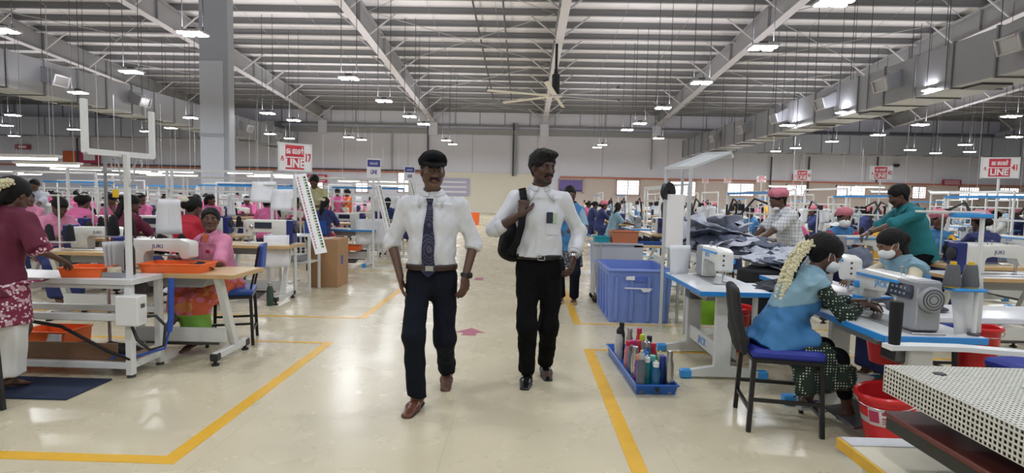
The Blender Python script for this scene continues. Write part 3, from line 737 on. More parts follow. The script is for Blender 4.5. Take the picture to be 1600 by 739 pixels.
def line_sign(label, p, w=.62, h=.42, rz=0, num='41', pole=True, base_z=0., lean=0., tamil=True, small=None, fr='white_paint'):
    """board on a pole: white card, red panel with two words, number at the side"""
    t = thing('line_sign', label, 'sign', (p[0], p[1], 0), rz); z = p[2]
    if pole:
        mb = MB(); mb.box((0, .03, base_z), (.045, .03, .012)); mb.box((0, .03, (z-h/2+base_z)/2+.0), (.04, .03, z-h/2-base_z+.06), .004); mb.build('pole', M['white_paint'], t)
    MB().box((0, .012, z), (w, .012, h), .003).build('board', M['sign_white'], t)
    f = MB(); f.box((0, .012, z+h/2), (w+.03, .022, .018)); f.box((0, .012, z-h/2), (w+.03, .022, .018))
    for s in (-1, 1): f.box((s*w/2, .012, z), (.018, .022, h+.03))
    f.build('frame', M[fr], t)
    rp = MB(); pw = w*.57; px = -.02*w
    rp.box((px, .005, z+h*.235), (pw, .003, h*.42)); rp.box((px, .005, z-h*.235), (pw, .003, h*.42)); r = rp.build('red_panel', M['sign_red'], t)
    text_mesh('\u0bc8\u0bb2\u0ba9\u0bcd', h*.3, M['sign_white'], 'lettering', r, (px, .002, z+h*.225), sx=.68, bold=.004)
    text_mesh('LINE', h*.44, M['sign_white'], 'lettering', r, (px, .002, z-h*.235), sx=.86, bold=.006)
    text_mesh(num, h*.4, M['sign_red'], 'lettering', t, (w*.39, .004, z), sx=.66, bold=.006)
    text_mesh('\u0b95', h*.3, M['sign_red'], 'lettering', t, (-w*.4, .004, z-.02), sx=.5, bold=.002)
    return t
def tube_light(label, p, L=1.2, rz=0, group='tube lights over the sewing lines', drop=.0):
    t = thing('hanging_tube_light', label, 'tube light', p, rz, group)
    MB().prism([(-.06, .0), (.06, 0), (.09, .05), (-.09, .05)], (-L/2, 0, 0), (0, 1, 0), (0, 0, 1), (L, 0, 0)).build('reflector', M['white_paint'], t)
    MB().tube([(-L/2+.03, 0, -.015), (L/2-.03, 0, -.015)], .022, 8).build('tube', M['tube'], t)
    for s in (-1, 1): MB().tube([(s*L*.4, 0, .05), (s*L*.4, 0, 2.4)], .006, 4).build('hanger_wire', M['rod'], t)
    return t
def paper(label, p, w=.21, h=.3, rz=0, tilt=0., group=None, name='paper_sheet', m='paper', lines=True):
    mb = MB(); n = 6
    vs = [(x*w, .012*sin(3*zz+x*4), zz*h-h/2) for zz in [i/n for i in range(n+1)] for x in (-.5, -.17, .17, .5)]
    fs = [(i*4+j, i*4+j+1, i*4+j+5, i*4+j+4) for i in range(n) for j in range(3)]
    mb.add(vs, fs); o = mb.build(name, M[m], None, p); o.rotation_euler = (tilt, 0, rz); tag(o, label, 'paper', group)
    md = o.modifiers.new('t', 'SOLIDIFY'); md.thickness = .002
    return o
def rumple(label, c, r, m, seed, flat, name, cat, rz, group, n=30):
    """a crumpled piece of cloth: one sheet thrown into sharp folds"""
    rg = np.random.default_rng(seed); u, v = np.meshgrid(np.linspace(-1, 1, n), np.linspace(-1, 1, n), indexing='ij')
    x, y = u.copy(), v*rg.uniform(.6, .9)
    for i in range(4):
        a, b = rg.normal(size=2)*2.2; p = rg.uniform(0, 6, 2); x = x+.13*np.sin(a*u+b*v+p[0]); y = y+.13*np.sin(b*u-a*v+p[1])
    R = np.sqrt(u*u+v*v); z = .55*np.clip(1-R*R*.75, 0, 1)
    for i in range(9):
        a = rg.uniform(0, 6.28); f = rg.uniform(3.5, 9); z = z+rg.uniform(.1, .2)*(1-np.abs(np.sin((cos(a)*u+sin(a)*v)*f*.5+rg.uniform(0, 6)+.8*np.sin(3*(sin(a)*u-cos(a)*v))))**.7)*(1.1-.5*R)
    z = (z-z.min())*flat*1.15+.01; x, y = x*r, y*r; z = z*r
    mb = MB(); mb.add(np.stack([x.ravel(), y.ravel(), z.ravel()], 1).tolist(), [(i*n+j, (i+1)*n+j, (i+1)*n+j+1, i*n+j+1) for i in range(n-1) for j in range(n-1)])
    o = mb.build(name, m, None, c, rz); md = o.modifiers.new('t', 'SOLIDIFY'); md.thickness = .006; md.offset = -1
    return tag(o, label, cat, group)
def garment_pile(label, c, r, m, seed=0, n=7, h=.012, name='garment', cat='garment', flat=.35, rz=0, group=None, big=1.):
    """one crumpled garment: overlapping folded lobes merged into a single cloth"""
    rr = random.Random(seed)
    if flat < 1: return rumple(label, c, r, m, seed, flat, name, cat, rz, group)
    F = SDF()
    for i in range(n):
        a = rr.uniform(0, 6.28); q = r*rr.uniform(0, .75); b = rr.uniform(0, 6.28); L = r*rr.uniform(.35, .8)
        p = V((cos(a)*q, sin(a)*q*.8, r*flat*rr.uniform(.3, .9))); e = p+V((cos(b)*L, sin(b)*L, r*flat*rr.uniform(-.5, .5)))
        F.seg(p, e, (r*rr.uniform(.12, .26), r*rr.uniform(.04, .1)), (r*rr.uniform(.1, .26), r*rr.uniform(.03, .09)), (rr.uniform(-1, 1), rr.uniform(-1, 1), rr.uniform(-.5, .8)), k=.02)
    F.ell((0, 0, r*flat*.4), (r*.8, r*.7, r*flat*.55), k=.03)
    F.disp = folds(r*.05, 5.5/r, seed, (1, 1, 1)); F.cut((0, 0, 0), (0, 0, -1))
    o = F.build(name, m, None, h, None, c, rz); return tag(o, label, cat, group)
def bottle(label, kind, m, capm, loc, h=.25, r=.034):
    t = thing('water_bottle', label, 'water bottle', loc)
    if kind == 'steel': pr = [(0, 0), (r*.96, 0), (r, .006), (r, h*.66), (r*.6, h*.84), (r*.58, h*.86)]
    elif kind == 'wide': pr = [(0, 0), (r*1.02, 0), (r*1.08, .008), (r*1.08, h*.3), (r*.98, h*.36), (r*1.08, h*.42), (r*1.08, h*.72), (r*.6, h*.86), (r*.58, h*.88)]
    else: pr = [(0, 0), (r*.95, 0), (r, .006), (r, h*.5), (r*.9, h*.58), (r, h*.66), (r*.75, h*.8), (r*.62, h*.84)]
    MB().lathe((0, 0, 0), pr, 16).build('body', m, t)
    c = MB(); z = pr[-1][1]; c.lathe((0, 0, z-.004), [(r*.7, 0), (r*.7, h*.13), (r*.62, h*.145), (0, h*.145)], 14)
    if kind == 'wide': c.lathe((0, 0, z+h*.13), [(r*.3, 0), (r*.28, h*.06), (0, h*.065)], 10)
    c.build('cap', capm, t)
    if kind == 'plain': MB().tube([(r*.7, 0, z+.01), (r*1.15, 0, z+.02), (r*1.1, 0, z-.03)], .004, 5).build('strap_loop', capm, t)
    return t
# ------------------------------------------------------------ people
def ik(a, t, l1, l2, pole):
    a, t, pole = V(a), V(t), V(pole); d = t-a; L = min(d.length, (l1+l2)*.999); dn = d.normalized(); t = a+dn*L
    x = (l1*l1-l2*l2+L*L)/(2*L); y = sqrt(max(l1*l1-x*x, 0))
    p = pole-dn*pole.dot(dn)
    p = p.normalized() if p.length > 1e-5 else V((0, 0, -1))
    return a+dn*x+p*y, t
class J: pass
def joints(P):
    j = J(); s = j.s = P.get('H', 1.70)/1.70; fem = j.fem = P.get('fem', False)
    j.pel = V(P['pel']); t = V(P.get('tilt', (0, 0, 1))).normalized(); j.t = t
    sy = radians(P.get('sh', 0)); hy = radians(P.get('hy', 0))
    ax = V((cos(sy), sin(sy), 0)); j.ax = (ax-t*ax.dot(t)*.6).normalized(); j.hx = V((cos(hy), sin(hy), 0))
    bend = V(P.get('bend', (0, 0, 0)))
    j.w = j.pel+t*.17*s-bend*.5; j.ch = j.pel+t*.34*s; j.n = j.pel+t*.535*s+bend
    sw = (.155 if fem else .178)*s*P.get('shw', 1)
    j.sL = j.n+j.ax*sw-t*.068*s+V(P.get('dsL', (0, 0, 0))); j.sR = j.n-j.ax*sw-t*.068*s+V(P.get('dsR', (0, 0, 0)))
    hw = (.088 if not fem else .092)*s
    j.hL = j.pel+j.hx*hw-V((0, 0, .03*s)); j.hR = j.pel-j.hx*hw-V((0, 0, .03*s))
    for sd in 'LR':
        A = P[sd]; e, w = ik(getattr(j, 's'+sd), A['w'], .285*s, .25*s, A.get('pole', (.3 if sd == 'L' else -.3, .5, -.6)))
        setattr(j, 'e'+sd, e); setattr(j, 'w'+sd, w)
        d = V(A['d']).normalized() if 'd' in A else (w-e).normalized()
        n = V(A.get('n', (-1 if sd == 'L' else 1, 0, 0))); n = (n-d*n.dot(d)).normalized()
        setattr(j, 'd'+sd, d); setattr(j, 'm'+sd, n); setattr(j, 'c'+sd, A.get('curl', 25))
        B = P[sd+'f']; k, a = ik(getattr(j, 'h'+sd), B['a'], .425*s, .41*s, B.get('pole', (0, -1, .1)))
        setattr(j, 'k'+sd, k); setattr(j, 'a'+sd, a); setattr(j, 'f'+sd, V(B.get('toe', (0, -1, -.25))).normalized())
    lk = P.get('look', (0, 0, 0))
    R = Euler((0, 0, radians(lk[0]))).to_matrix() @ Euler((radians(lk[1]), radians(lk[2] if len(lk) > 2 else 0), 0)).to_matrix()
    j.r = R @ V((1, 0, 0)); j.f = R @ V((0, -1, 0)); j.u = R @ V((0, 0, 1))
    j.fr = [list(j.r), list(j.f), list(j.u)]
    nk = V(P.get('neck', (0, -.02, .1)))
    j.hs = s*P.get('head', 1.)
    j.nt = j.n+nk*s*.75                       # top of the neck
    j.hc = j.nt+j.u*.082*j.hs+j.f*.012*j.hs
    j.hp = lambda x, y, z: j.hc+(j.r*x+j.f*y+j.u*z)*j.hs
    return j
def hand(F, j, sd, fine=True):
    s = j.s*(.92 if j.fem else 1); W = getattr(j, 'w'+sd); d = getattr(j, 'd'+sd); n = getattr(j, 'm'+sd); c = getattr(j, 'c'+sd)
    lat = d.cross(n)*(1 if sd == 'L' else -1)     # towards the thumb
    F.seg(W, W+d*.03*s, (.027*s, .02*s), (.034*s, .017*s), lat, .015)
    F.seg(W+d*.02*s, W+d*.085*s, (.036*s, .015*s), (.041*s, .013*s), lat, .012)
    for i, (o, L) in enumerate(((.031, .074), (.0105, .083), (-.0105, .077), (-.03, .06))):
        p = W+d*.084*s+lat*o*s; q = d+lat*o*1.6; q.normalize(); a = radians(c*(1+.12*i))
        for li, r0, r1 in ((.45, .0098, .009), (.31, .009, .008), (.24, .008, .0066)):
            q = (q*cos(a)+n*sin(a)).normalized(); e = p+q*L*li*s; F.seg(p, e, r0*s, r1*s, k=.004); p = e; a = radians(c*1.15)
    p = W+d*.022*s+lat*.026*s; q = (lat*.75+d*.75+n*.25).normalized()
    for L, r0, r1 in ((.042, .016, .012), (.034, .0118, .0105), (.028, .0105, .0078)):
        e = p+q*L*s; F.seg(p, e, r0*s, r1*s, k=.008); p = e; q = (q+d*.35+n*(.15+c*.008)).normalized()
def head_field(F, j, fine=True):
    S = j.hs*(.95 if j.fem else 1); hp = lambda x, y, z: j.hp(x*S/j.hs, y*S/j.hs, z*S/j.hs); E = lambda c, r, k=.02, op='u': F.ell(hp(*c), [q*S for q in r], j.fr, k, op)
    E((0, -.016, .036), (.073, .093, .08))
    E((0, .03, -.022), (.06, .058, .088), .03)
    for x in (-1, 1):
        F.seg(hp(x*.05, .005, -.052), hp(x*.014, .066, -.098), .02*S, .02*S, k=.025)
        E((x*.04, .06, -.022), (.022, .02, .02), .02)
        E((x*.0745, -.006, -.01), (.009, .019, .031), .006)
    E((0, .074, -.1), (.022, .017, .016), .018)
    if fine:
        F.seg(hp(-.036, .078, .02), hp(.036, .078, .02), .0115*S, k=.018)
        for x in (-1, 1):
            E((x*.031, .098, .002), (.018, .016, .011), .01, 's')
            E((x*.0315, .076, .001), (.014, .013, .012), .003)
            E((x*.0125, .096, -.034), (.0085, .011, .008), .008)
        E((0, .092, -.057), (.025, .012, .007), .006); E((0, .09, -.07), (.021, .012, .008), .006)
        E((0, .105, -.0635), (.026, .012, .0018), .004, 's')
    F.seg(hp(0, .086, .012), hp(0, .106, -.03), .008*S, .0135*S, k=.012)
def body(j, h=.007, fine=True, legs=True, hide=.9):
    """the continuous skin surface: head, neck, torso, arms with hands, legs with feet"""
    F = SDF(); s = j.s; fm = .9 if j.fem else 1; q = hide
    head_field(F, j, fine)
    F.seg(j.n+j.t*-.04*s, j.hp(0, -.014, -.05), .058*s*fm, .05*s*fm, k=.03)
    F.seg(j.pel, j.w, (.145*s*q, .1*s*q), (.12*s*q, .085*s*q), j.hx, .05); F.seg(j.w, j.ch, (.12*s*q, .085*s*q), (.14*s*q, .09*s*q), j.ax, .05)
    F.seg(j.ch, j.n-j.t*.06*s, (.14*s*q, .09*s*q), (.12*s*q, .065*s*q), j.ax, .05)
    F.seg(j.sL, j.sR, .047*s*q, k=.05)
    for sd in 'LR':
        g = lambda n: getattr(j, n+sd)
        F.seg(g('s'), g('e'), .045*s*fm*q, .037*s*fm, k=.03); F.seg(g('e'), g('w'), .038*s*fm, (.027*s*fm, .023*s*fm), g('m').cross(g('d')), k=.02)
        hand(F, j, sd, fine)
        if legs:
            F.seg(g('h'), g('k'), .07*s*q, .05*s*q, k=.04); F.seg(g('k'), g('a'), .048*s*q, .036*s, k=.03)
            f = g('f'); a = g('a')
            sidev = f.cross(V((0, 0, 1)))
            F.seg(a-f*.035*s-V((0, 0, .035*s)), a+f*.07*s-V((0, 0, .04*s)), (.032*s, .028*s), (.04*s, .02*s), sidev, .025)
            F.seg(a+f*.07*s-V((0, 0, .042*s)), a+f*.14*s-V((0, 0, .05*s)), (.04*s, .02*s), (.034*s, .012*s), sidev, .02)
    return F
def torso_cloth(F, j, o=.012, hem=-.06, female=None, flare=0., k=.05, belly=0.):
    s = j.s; t = j.t; fem = j.fem
    hip = (.152, .108) if not fem else (.158, .115); wa = (.142, .104) if not fem else (.125, .098); chs = (.158, .112) if not fem else (.14, .115)
    A = lambda q, e=0.: (q[0]*s+o+e, q[1]*s+o+e)
    bl = j.pel+t*hem*s
    fw = t.cross(j.ax)*-1
    F.seg(bl, j.pel+t*.02*s, A(hip, flare), A(hip), j.hx, k, (.012, None)); F.seg(j.pel+t*.02*s, j.w, A(hip), A(wa), j.hx, k)
    F.seg(j.w, j.ch, A(wa), A(chs), j.ax, k); F.seg(j.ch, j.n-j.t*.065*s, A(chs), (.118*s+o, .07*s+o), j.ax, k)
    F.seg(j.sL, j.sR, .046*s+o*.6, k=k)
    F.seg(j.n-j.t*.05*s, j.n+j.t*.012*s+V((0, 0, .0)), .085*s, .062*s+o*.3, k=.05, cz=.01)
    if belly: F.ell(j.w+fw*.04*s, (.11*s, .09*s+belly, .11*s), k=.06)
    if fem:
        for x in (-1, 1): F.ell(j.ch+j.ax*x*.065*s+fw*.075*s-t*.015, (.06*s, .055*s, .06*s), k=.05)
def sleeve(F, j, sd, upto=1.0, o=.014, k=.035, cuff=0.):
    """upto: 0..1 upper arm, 1..2 forearm"""
    s = j.s; a, e, w = (getattr(j, n+sd) for n in 'sew'); f = .92 if j.fem else 1
    if upto <= 1: F.seg(a, a+(e-a)*upto, .048*s*f+o*.75, .045*s*f+o+cuff, k=k, cz=(None, .01))
    else:
        F.seg(a, e, .048*s*f+o*.75, .042*s*f+o, k=k); F.seg(e, e+(w-e)*(upto-1), .043*s*f+o, (.043-.012*(upto-1))*s*f+o+cuff, k=.03, cz=(None, .01))
def trouser(F, j, o=.012, end=.97, top=.02, wide=0., hem=.0):
    s = j.s; fem = j.fem
    F.seg(j.pel+j.t*top*s, j.pel-V((0, 0, .05*s)), (.143*s+o, .1*s+o), (.15*s+o, .108*s+o), j.hx, .05, (.012, None))
    for sd in 'LR':
        h_, kk, a = (getattr(j, n+sd) for n in 'hka')
        F.seg(h_-V((0, 0, .01)), kk, .078*s+o, .054*s+o+wide*.6, k=.05); F.seg(kk, kk+(a-kk)*end, .052*s+o+wide*.6, .04*s+o+wide+hem, k=.05, cz=(None, .012))
def shoe(j, sd, mats, parent, name='shoe', h=.005, top=.05):
    s = j.s; a = getattr(j, 'a'+sd); f = getattr(j, 'f'+sd); side = f.cross(V((0, 0, 1))).normalized(); up = side.cross(f).normalized()
    P = lambda x, z: a+f*x*s+up*z*s
    F = SDF(); F.seg(P(-.045, -.035), P(.06, -.042), (.036*s, .033*s), (.042*s, .028*s), side, .03); F.seg(P(.06, -.045), P(.165, -.055), (.043*s, .027*s), (.036*s, .018*s), side, .03)
    F.seg(P(-.02, -.02), P(-.012, top), (.035*s, .042*s), (.04*s, .05*s), side, .03, .01)
    F.cut(P(0, -.074), tuple(-up))
    o = F.build(name, mats[0], parent, h)
    G = SDF(); G.seg(P(-.045, -.07), P(.06, -.07), (.042*s, .008*s), (.047*s, .008*s), side, .01); G.seg(P(.06, -.07), P(.165, -.068), (.047*s, .008*s), (.038*s, .008*s), side, .01)
    G.seg(P(-.06, -.072), P(-.015, -.072), (.036*s, .014*s), (.036*s, .014*s), side, .01)
    mkobj('sole', G.mesh('sole', mats[1], .006), o)
    return o
def sandal(j, sd, mats, parent):
    s = j.s; a = getattr(j, 'a'+sd); f = getattr(j, 'f'+sd); f = V((f.x, f.y, 0)).normalized(); side = f.cross(V((0, 0, 1))); z = a.z-.073*s
    mb = MB(); pts = []
    for x, w in ((-.075, .02), (-.06, .034), (0, .034), (.07, .042), (.13, .04), (.165, .022)): pts.append((x*s, w*s))
    poly = pts+[(x, -w) for x, w in reversed(pts)]
    mb.prism(poly, (a.x, a.y, z-.012), f, side, (0, 0, .014))
    o = mb.build('sandal', mats[0], parent)
    st = MB(); P = lambda x, y, zz: V((a.x, a.y, z))+f*x*s+side*y*s+V((0, 0, zz*s))
    st.tube([P(.03, -.045, .0), P(.07, -.03, .045), P(.1, 0, .05), P(.07, .03, .045), P(.03, .045, 0)], .007, 6)
    st.build('strap', mats[1], o); return o
def eyes(j, parent):
    S = j.hs*(.95 if j.fem else 1)/j.hs
    wm, im = mat('eye_white', (.42, .38, .34), .3), mat('eye_iris', (.03, .015, .01), .2)
    for x in (-1, 1):
        mb = MB(); c = j.hp(x*.0315*S, .0765*S, .001*S); r = .0118*j.hs
        mb.lathe(c-j.f*r, [(0, 0)]+[(r*sin(a), r-r*cos(a)) for a in [pi*i/10 for i in range(1, 10)]]+[(0, 2*r)], 12, j.f)
        mb.mi = [1 if (sum((V(mb.v[i]) for i in f), V())/len(f)-c).normalized().dot((j.f+j.r*.0).normalized()) > .82 else 0 for f in mb.f]
        mb.build('eye', [wm, im], parent)
def brows(j, m, parent, th=.0042):
    S = j.hs*(.95 if j.fem else 1)/j.hs
    for x in (-1, 1):
        F = SDF(); q = [j.hp(x*a*S, b*S, c*S) for a, b, c in ((.013, .09, .018), (.03, .09, .024), (.048, .079, .017))]
        F.chain(q, [th, th, th*.6], k=.004); F.build('eyebrow', m, parent, .0035)
def moustache(j, m, parent):
    F = SDF(); hp = j.hp
    for x in (-1, 1): F.chain([hp(x*.002, .1, -.047), hp(x*.02, .095, -.05), hp(x*.035, .08, -.064)], [.0075, .0085, .004], k=.006)
    F.disp = folds(.0012, 400, 3); F.build('moustache', m, parent, .004)
def hair_cap(F, j, vol=.012, front=.055, temple=-.0, nape=-.07, back=0.):
    S = j.hs*(.95 if j.fem else 1); hp = lambda x, y, z: j.hp(x*S/j.hs, y*S/j.hs, z*S/j.hs)
    F.ell(hp(0, -.02-back/2, .04), ((.0745+vol)*S, (.096+vol+back/2)*S, (.081+vol)*S), j.fr, .02)
    F.seg(hp(0, -.045, .0), hp(0, -.045, nape), (.066*S+vol*.6, .05*S+vol), (.05*S, .035*S), j.r, .03)
    F.ell(hp(0, .1, front-.09), (.068*S, .075*S, .088*S), j.fr, .012, 's')
    for x in (-1, 1): F.ell(hp(x*.09, .045, -.05), (.05*S, .05*S, .05*S), j.fr, .01, 's')
    F.seg(hp(-.1, .012, -.03), hp(.1, .012, -.03), .034*S, k=.01, op='s')
def mask_part(j, m, strap, parent, h=.004):
    S = j.hs*(.95 if j.fem else 1)/j.hs; hp = lambda x, y, z: j.hp(x*S, y*S, z*S); q = j.hs
    F = SDF(); F.ell(hp(0, .052, -.058), (.068*q, .068*q, .055*q), j.fr, .02); F.ell(hp(0, .1, -.04), (.016*q, .022*q, .026*q), j.fr, .02)
    F.cut(hp(0, .02, 0), tuple(-j.f)); F.cut(hp(0, .1, -.006), tuple(j.u-j.f*.12))
    F.ell(hp(0, -.02, -.02), (.07*q, .085*q, .12*q), j.fr, .004, 's')
    o = F.build('face_mask', m, parent, h)
    mb = MB()
    for x in (-1, 1):
        mb.tube([hp(x*.06, .05, -.03), hp(x*.083, -.01, .02), hp(x*.085, -.025, -.005), hp(x*.08, -.015, -.03), hp(x*.05, .03, -.085)], .0022, 5)
    mb.build('ear_loop', strap, o); return o
def collar(j, m, parent, o=.0, open_=.03, name='collar', depth=.045):
    """a stand-up band round the neck with two folded points in front"""
    s = j.s; fw = (j.t.cross(j.ax)*-1); fw = V((fw.x, fw.y, 0)).normalized(); rx = j.ax; c = j.n+V((0, 0, .012*s))+fw*.012
    P = lambda x, y, z: c+rx*x*s+fw*y*s+V((0, 0, z*s)); mb = MB(); n = 20; vs = []
    for i in range(n+1):
        a = -pi/2+open_*4+(2*pi-open_*8)*i/n; f = max(0, -sin(a)); dx, dy = cos(a), -sin(a)
        vs += [P(.068*dx, .066*dy, -.03-.02*f), P(.062*dx, .06*dy, .036-.04*f), P(.09*dx, .078*dy, -.004-.02*f)]
    mb.add(vs, [q for i in range(n) for q in ((i*3, i*3+3, i*3+4, i*3+1), (i*3+1, i*3+4, i*3+5, i*3+2))])
    for x in (-1, 1):
        g = open_*.5
        v = [P(x*(.004+g), .068, -.03), P(x*.052, .038, .008), P(x*.085, .03, -.012), P(x*(.058+g), .098, -.05-depth), P(x*(.02+g), .085, -.062)]
        mb.add(v, [(0, 1, 3, 4), (1, 2, 3)] if x > 0 else [(4, 3, 1, 0), (3, 2, 1)])
    ob = mb.build(name, m, parent); md = ob.modifiers.new('thickness', 'SOLIDIFY'); md.thickness = .006; md.offset = 0
    return ob
def garland(j, pts, m, parent, r=.016, n=60, name='jasmine_garland', seed=1):
    rr = random.Random(seed); mb = MB(); pts = [V(p) for p in pts]; mb.tube(pts, r*.75, 8); n = int(n*1.7)
    for i in range(n):
        t = i/(n-1)*(len(pts)-1); k = min(int(t), len(pts)-2); p = pts[k].lerp(pts[k+1], t-k)
        for _ in range(3):
            q = p+V((rr.uniform(-r, r), rr.uniform(-r, r), rr.uniform(-r, r))); d = V((rr.uniform(-1, 1), rr.uniform(-1, 1), rr.uniform(-1, 1)))
            mb.lathe(q, [(0, -.008), (.009, -.002), (.008, .005), (0, .01)], 5, d)
    return mb.build(name, m, parent)
def lips(j, beard=False):
    S = j.hs*(.95 if j.fem else 1)
    C = np.array(j.hp(0, .095*S/j.hs, -.0635*S/j.hs)); fr = np.array(j.fr)
    def fn(P):
        q = (P-C) @ fr.T; r = (((q[:, 0]/(.026*S))**2+(q[:, 1]/(.02*S))**2+(q[:, 2]/(.0135*S))**2) < 1).astype(int)
        if beard: r[(r == 0) & (q[:, 2] < -.012-.25*np.maximum(0, -q[:, 1]-.03)) & (q[:, 1] > -.085) & (q[:, 2] > -.055)] = 2
        return r
    return fn

from mathutils.bvhtree import BVHTree
def front(o, depth=.0):
    """function (x, z) -> y of the front surface of a mesh object"""
    me = o.data; b = BVHTree.FromPolygons([v.co for v in me.vertices], [tuple(p.vertices) for p in me.polygons])
    def f(x, z, d=.0):
        h = b.ray_cast(V((x, -2, z)), V((0, 1, 0)))
        return (h[0].y if h[0] else -.12)-d
    return f
def strip(fn, pts, w, th, name, m, parent, d=.003, nx=3):
    """a band of cloth lying on a front surface; pts = [(x, z, width factor)]"""
    vs = []; fs = []; n = nx+1
    for x, z, k in pts:
        for i in range(n): xx = x+w*k*(i/nx-.5); vs.append((xx, fn(xx, z, d), z))
    for x, z, k in pts:
        for i in range(n): xx = x+w*k*(i/nx-.5); vs.append((xx, fn(xx, z, d+th), z))
    m_ = len(pts); o = m_*n
    for r in range(m_-1):
        for i in range(nx):
            a = r*n+i; fs += [(a, a+n, a+n+1, a+1), (o+a, o+a+1, o+a+n+1, o+a+n)]
        for a in (r*n, r*n+nx): fs.append((a, a+n, o+a+n, o+a))
    for i in range(nx): fs += [(i, i+1, o+i+1, o+i), ((m_-1)*n+i, (m_-1)*n+i+1, o+(m_-1)*n+i+1, o+(m_-1)*n+i)]
    return MB().add(vs, fs).build(name, m, parent)
# ------------------------------------------------------------ figures
def person(P, label, loc, rz, skin='skin', h=.007, fine=True, legs=True, hide=.9, group=None, beard=False):
    j = joints(P); F = body(j, h, fine, legs, hide)
    o = F.build('person', [M[skin], M['lip'], M['stubble']], None, h, lips(j, beard) if fine else None, loc, rz)
    tag(o, label, 'person', group)
    return o, j
def shirt(j, m, par, up=(1.4, 1.4), o=.014, hem=-.05, flare=0., h=.008, name='shirt', amp=.004, seed=0, f=40, cuff=0., belly=0., mfn=None, cuts=()):
    F = SDF(); torso_cloth(F, j, o, hem, flare=flare, belly=belly)
    for sd, u in zip('LR', up):
        if u: sleeve(F, j, sd, u, o, cuff=cuff)
    F.disp = folds(amp, f, seed)
    for c in cuts: F.cut(*c)
    return F.build(name, m, par, h, mfn)
def buttons(j, par, m, n=5):
    pass
# ---- the two men walking up the aisle
def man_in_tie():
    x0 = at(674, 400, 3.78).x
    P = dict(H=1.69, pel=(0, .02, .873), tilt=(.0, .01, 1), sh=2, look=(17, 2, 0), neck=(0, -.025, .105), shw=1.0,
             R=dict(w=(-.2, -.055, .865), pole=(-.6, .5, 0), d=(.15, -.1, -1), n=(1, .2, 0), curl=12), L=dict(w=(.235, -.03, .86), pole=(.5, .6, 0), d=(-.1, -.15, -1), n=(-.8, .5, 0), curl=22),
             Rf=dict(a=(-.06, -.18, .085), toe=(-.22, -1, -.12)), Lf=dict(a=(.075, .3, .125), toe=(.05, -1, -.5), pole=(.1, -1, 0)))
    o, j = person(P, 'man in flat black cap, white shirt and dark dotted tie walking up the aisle', (x0, 3.78, 0), 0, 'skin', .006)
    mf = lambda q: np.zeros(len(q), int)
    s = shirt(j, M['shirt_white'], o, (1.1, 1.1), .012, -.02, h=.006, amp=.004, seed=3, f=30, belly=.03, cuts=[((0, 0, P['pel'][2]+.05), (0, 0, -1))])
    for sd in 'LR':   # rolled cuffs
        e, w = getattr(j, 'e'+sd), getattr(j, 'w'+sd); d = (w-e).normalized()
        F = SDF(); F.seg(e+d*.005, e+d*.04, .062, .058, k=.01, cz=.012); F.disp = folds(.002, 40, 2); F.build('rolled_cuff', M['shirt_white'], s, .006)
    fs_ = front(s); strip(fs_, [(0, .93+i*.03, 1) for i in range(15)], .034, .002, 'placket', M['shirt_white'], s, .001)
    collar(j, M['shirt_white'], s, .002, .05)
    F = SDF(); trouser(F, j, .008, .97, .045, .012); F.disp = folds(.005, 34, 8); F.build('trousers', M['trouser_navy'], o, .007)
    bz = j.pel.z+.052
    F = SDF(); F.seg((0, .02, bz-.018), (0, .02, bz+.018), (.176, .145), (.175, .145), (1, 0, 0), cz=.006, k=.0); b = F.build('belt', M['belt_brown'], o, .006)
    MB().box((.01, -.132, bz), (.055, .012, .04), .004).build('buckle', M['buckle'], b)
    # tie: knot and blade following the chest
    n = j.n
    tie = MB(); kn = V((0, n.y-.098, n.z-.045))
    tie.prism([(-.024, .022), (.024, .022), (.014, -.022), (-.014, -.022)], kn, (1, 0, 0), (0, -.25, 1), (0, -.018, 0))
    tie.build('tie_knot', M['tie_dots'], o)
    zz = [n.z-.066-i*(n.z-.066-.9)/14 for i in range(15)]; wf = [.034+.046*min(1, i/8) for i in range(15)]
    strip(fs_, [(.002*sin(i), z, w_/.08) for i, (z, w_) in enumerate(zip(zz, wf))]+[(0, .868, .1)], .084, .006, 'tie', M['tie_dots'], o, .008, 4)
    for sd in 'LR': shoe(j, sd, (M['shoe_brown'], M['shoe_sole']), o)
    w_ = j.wL; d = j.dL
    MB().lathe(w_-d*.015, [(.031, -.012), (.034, -.012), (.034, .012), (.031, .012)], 18, d).build('watch_strap', M['black_plastic'], o)
    wt = MB().lathe(w_-d*.015+V((.027, -.018, 0)), [(.021, 0), (.021, .012), (.016, .014)], 16, (.8, -.55, 0)); wt.build('watch', M['black_plastic'], o)
    eyes(j, o); brows(j, M['hair'], o); moustache(j, M['hair'], o)
    F = SDF(); hair_cap(F, j, .006, .035, nape=-.06); F.build('hair', M['hair'], o, .006)
    hp = j.hp
    F = SDF(); F.ell(hp(0, -.012, .07), (.092, .116, .062), j.fr, .02); F.seg(hp(0, -.02, .045), hp(0, -.02, .07), (.092, .112), (.094, .114), j.r, .02, .02)
    F.ell(hp(0, .03, .098), (.07, .09, .035), j.fr, .03)
    F.cut(hp(0, 0, .036), tuple(-j.u+j.f*.12)); F.disp = folds(.003, 40, 5); c = F.build('flat_cap', M['cap_black'], o, .006)
    F = SDF(); F.ell(hp(0, .098, .046), (.08, .062, .013), [list(j.r), list((j.f-j.u*.3).normalized()), list((j.u+j.f*.3).normalized())], .01); F.build('peak', M['cap_black'], c, .005)
    return o
